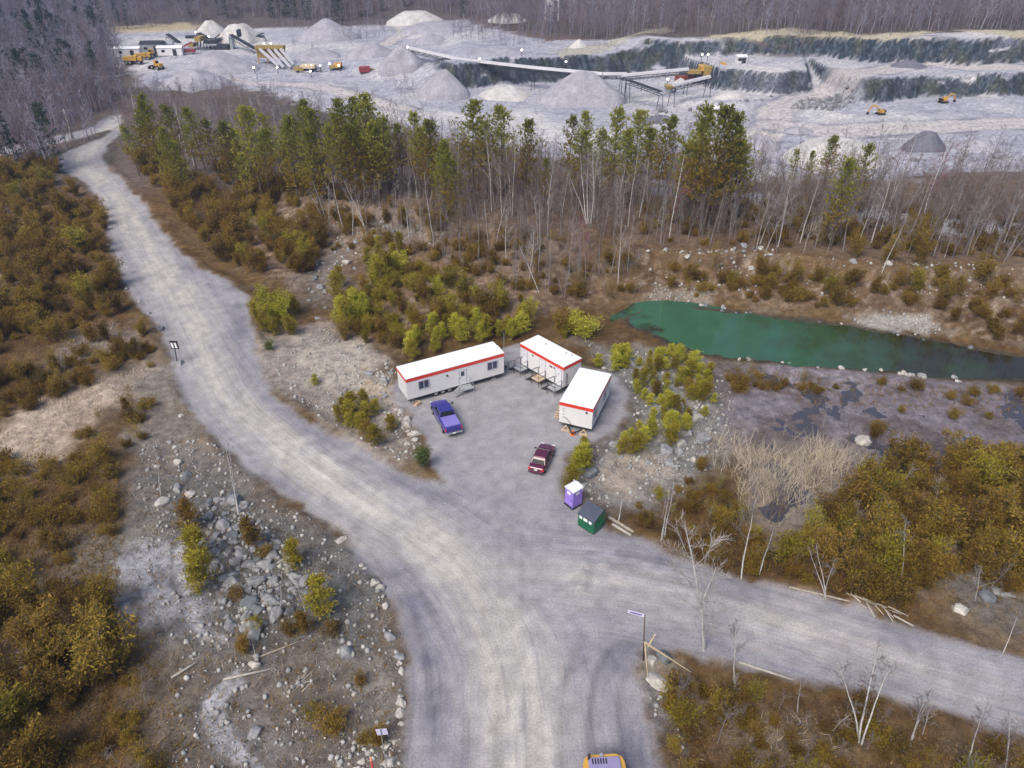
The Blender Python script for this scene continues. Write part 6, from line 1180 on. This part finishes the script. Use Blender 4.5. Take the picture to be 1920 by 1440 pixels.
for i in range(14): m.box((-2.8 + .43 * i, -1.22, 1.3), (.12, .05, 2.3))
m.build('ribs', paint('container_red_dark', (.16, .035, .03), .6, .2), t); MB().box((3.02, 0, 1.3), (.05, 2.2, 2.3)).build('door', STEEL, t)
g = at1(1328, 146); t = thing('yellow_plant', 'yellow and rust crusher at the foot of the middle cliff', 'plant', g); sc_ = (g.y * math.cos(PITCH) + (CAMH - g.z) * math.sin(PITCH)) / FPX
plantbox(1330, 132, 26, 18, 6, YELD, 'crusher'); plantbox(1316, 127, 9, 8, 4, YEL, 'hopper'); plantbox(1300, 134, 24, 5, 4, YELD, 'screen_deck'); plantbox(1336, 142, 14, 8, 7, STEEL, 'gearbox'); plantbox(1356, 120, 8, 4, 4, YEL, 'feeder')
for u in (1292, 1304, 1318, 1342): a = PY(u, 130, g.y) - g; b = PY(u, 148, g.y - 1) - g; MB().bar(a, b, .3).build('leg', STEEL, t)
g = at1(1262, 172); t = thing('transfer_tower', 'grey transfer station between the two lower conveyors', 'plant', g); sc_ = (g.y * math.cos(PITCH) + (CAMH - g.z) * math.sin(PITCH)) / FPX
plantbox(1256, 162, 16, 4, 4, YELD, 'deck'); plantbox(1252, 169, 9, 7, 4, GALV, 'house')
for u in (1249, 1266): a = PY(u, 164, g.y) - g; b = PY(u, 174, g.y - .5) - g; MB().bar(a, b, .3).build('leg', STEEL, t)
g = at1(600, 132); t = thing('screening_plant', 'ochre screening plant lit by lamps in the left quarry', 'plant', g); sc_ = (g.y * math.cos(PITCH) + (CAMH - g.z) * math.sin(PITCH)) / FPX
plantbox(578, 124, 26, 5, 4, LUMBER, 'screen_deck'); plantbox(562, 128, 18, 5, 4, YELD, 'hopper'); plantbox(630, 124, 20, 3, 4, YELD, 'platform'); plantbox(574, 133, 22, 2, 3, WHITE, 'chute'); plantbox(634, 120, 12, 4, 3, YEL, 'feeder'); plantbox(610, 135, 30, 4, 4, STEEL, 'base')
for u in (560, 572, 588, 600, 622, 640): a = PY(u, 124, g.y) - g; b = PY(u, 137, g.y - 1) - g; MB().bar(a, b, .25).build('leg', STEEL, t)
LIT, nt_, b_ = new_mat('lit_lamp'); b_.inputs['Emission Color'].default_value = (1, .86, .74, 1); b_.inputs['Emission Strength'].default_value = 9; b_.inputs['Base Color'].default_value = (.8, .8, .8, 1)
for i, (u, vb, vt) in enumerate([(522, 138, 131), (478, 138, 131), (497, 92, 81), (510, 92, 81), (586, 135, 124), (576, 135, 127), (602, 134, 126), (620, 134, 119), (637, 134, 131), (584, 145, 141), (765, 102, 88), (900, 132, 110), (978, 140, 123), (1060, 146, 133), (1202, 172, 160), (1250, 166, 148), (1311, 140, 132), (374, 92, 60), (397, 92, 68), (1322, 140, 136)]):
    p = at1(u, vb); h = max(2.0, height_to(p, vt)); t = thing('floodlight', f'lit floodlight on a pole in the quarry, {ORD(i + 1)} of those around the plant', 'lamp', p, 0, 'lit floodlights in the quarry'); MB().tube((0, 0, 0), (0, 0, h), .12, .09, 6).build('pole', STEEL, t); V_, F_ = icos(1); me = np_mesh('lamp', V_ * [.3, .3, .28] + [0, -.25, h], F_); link('lamp', me, LIT, t)
# ------------------------------------------------------------------ power line at the far left
WIRE = paint('wire', (.42, .42, .44), .5, .1, 1, .5); POLEW = paint('pole_wood', (.36, .33, .30), .85, .2, 2); tops = []
for i, (u, vb, vt) in enumerate([(211, 188, 146), (30, 226, 192), (137, 260, 221), (-160, 250, 205), (262, 178, 150)]):
    p = at1(u, vb); h = max(7, height_to(p, vt)); t = thing('utility_pole', f"weathered wooden utility pole {['by the left edge of the quarry', 'at the far left in the wood', 'beside the side road', 'outside the left edge', 'nearest the quarry piles'][i]}", 'utility pole', p, 0, 'utility poles at the left'); MB().tube((0, 0, 0), (0, 0, h), .16, .11, 8).build('pole', POLEW, t, sm=True); MB().box((0, 0, h - .5), (2.4, .14, .16), R(40)).build('crossarm', POLEW, t)
    for s in (-1, 0, 1): MB().tube((s * .75, s * .63, h - .42), (s * .75, s * .63, h - .18), .06, .05, 6).build('insulator', GALV, t)
    tops.append(Vector((p.x, p.y, p.z + h - .2)))
def wire(label, a, b, sag, off):
    m = MB(); pr = None; a = a + off; b = b + off
    for i in range(13):
        f = i / 12; q = a * (1 - f) + b * f; q.z -= sag * 4 * f * (1 - f)
        if pr is not None: m.tube(pr - a, q - a, .055, .055, 4, False)
        pr = q
    tag(m.build('power_line', WIRE, None, tuple(a)), label, 'wire', 'power lines at the left')
for k, o in enumerate((-.75, 0, .75)):
    ww = ('left', 'middle', 'right')[k]; off = Vector((o, o * .84, 0)); wire(f'{ww} wire from the far left pole to the quarry edge pole', tops[1], tops[0], 1.5, off); wire(f'{ww} wire from the quarry edge pole toward the piles', tops[0], tops[4], .6, off); wire(f'{ww} wire leaving the picture at the far left pole', tops[3], tops[1], 1.2, off)
    wire(f'{ww} wire high across the wood left of the quarry', PY(-60, 108, tops[0].y + 10), tops[0], 1.8, off)

# ------------------------------------------------------------------ air between the camera and the far hill
AIR = bpy.data.materials.new('air'); AIR.use_nodes = True; an_ = AIR.node_tree; an_.nodes.clear(); vo = an_.nodes.new('ShaderNodeVolumePrincipled'); ao = an_.nodes.new('ShaderNodeOutputMaterial')
vo.inputs['Color'].default_value = (.45, .60, 1.0, 1); vo.inputs['Density'].default_value = .0003; vo.inputs['Anisotropy'].default_value = .2; an_.links.new(vo.outputs[0], ao.inputs['Volume'])
hz_o = MB().box((0, 400, 45), (1500, 1030, 110)).build('haze', AIR); tag(hz_o, 'thin bluish evening haze over the valley', None, kind='stuff')
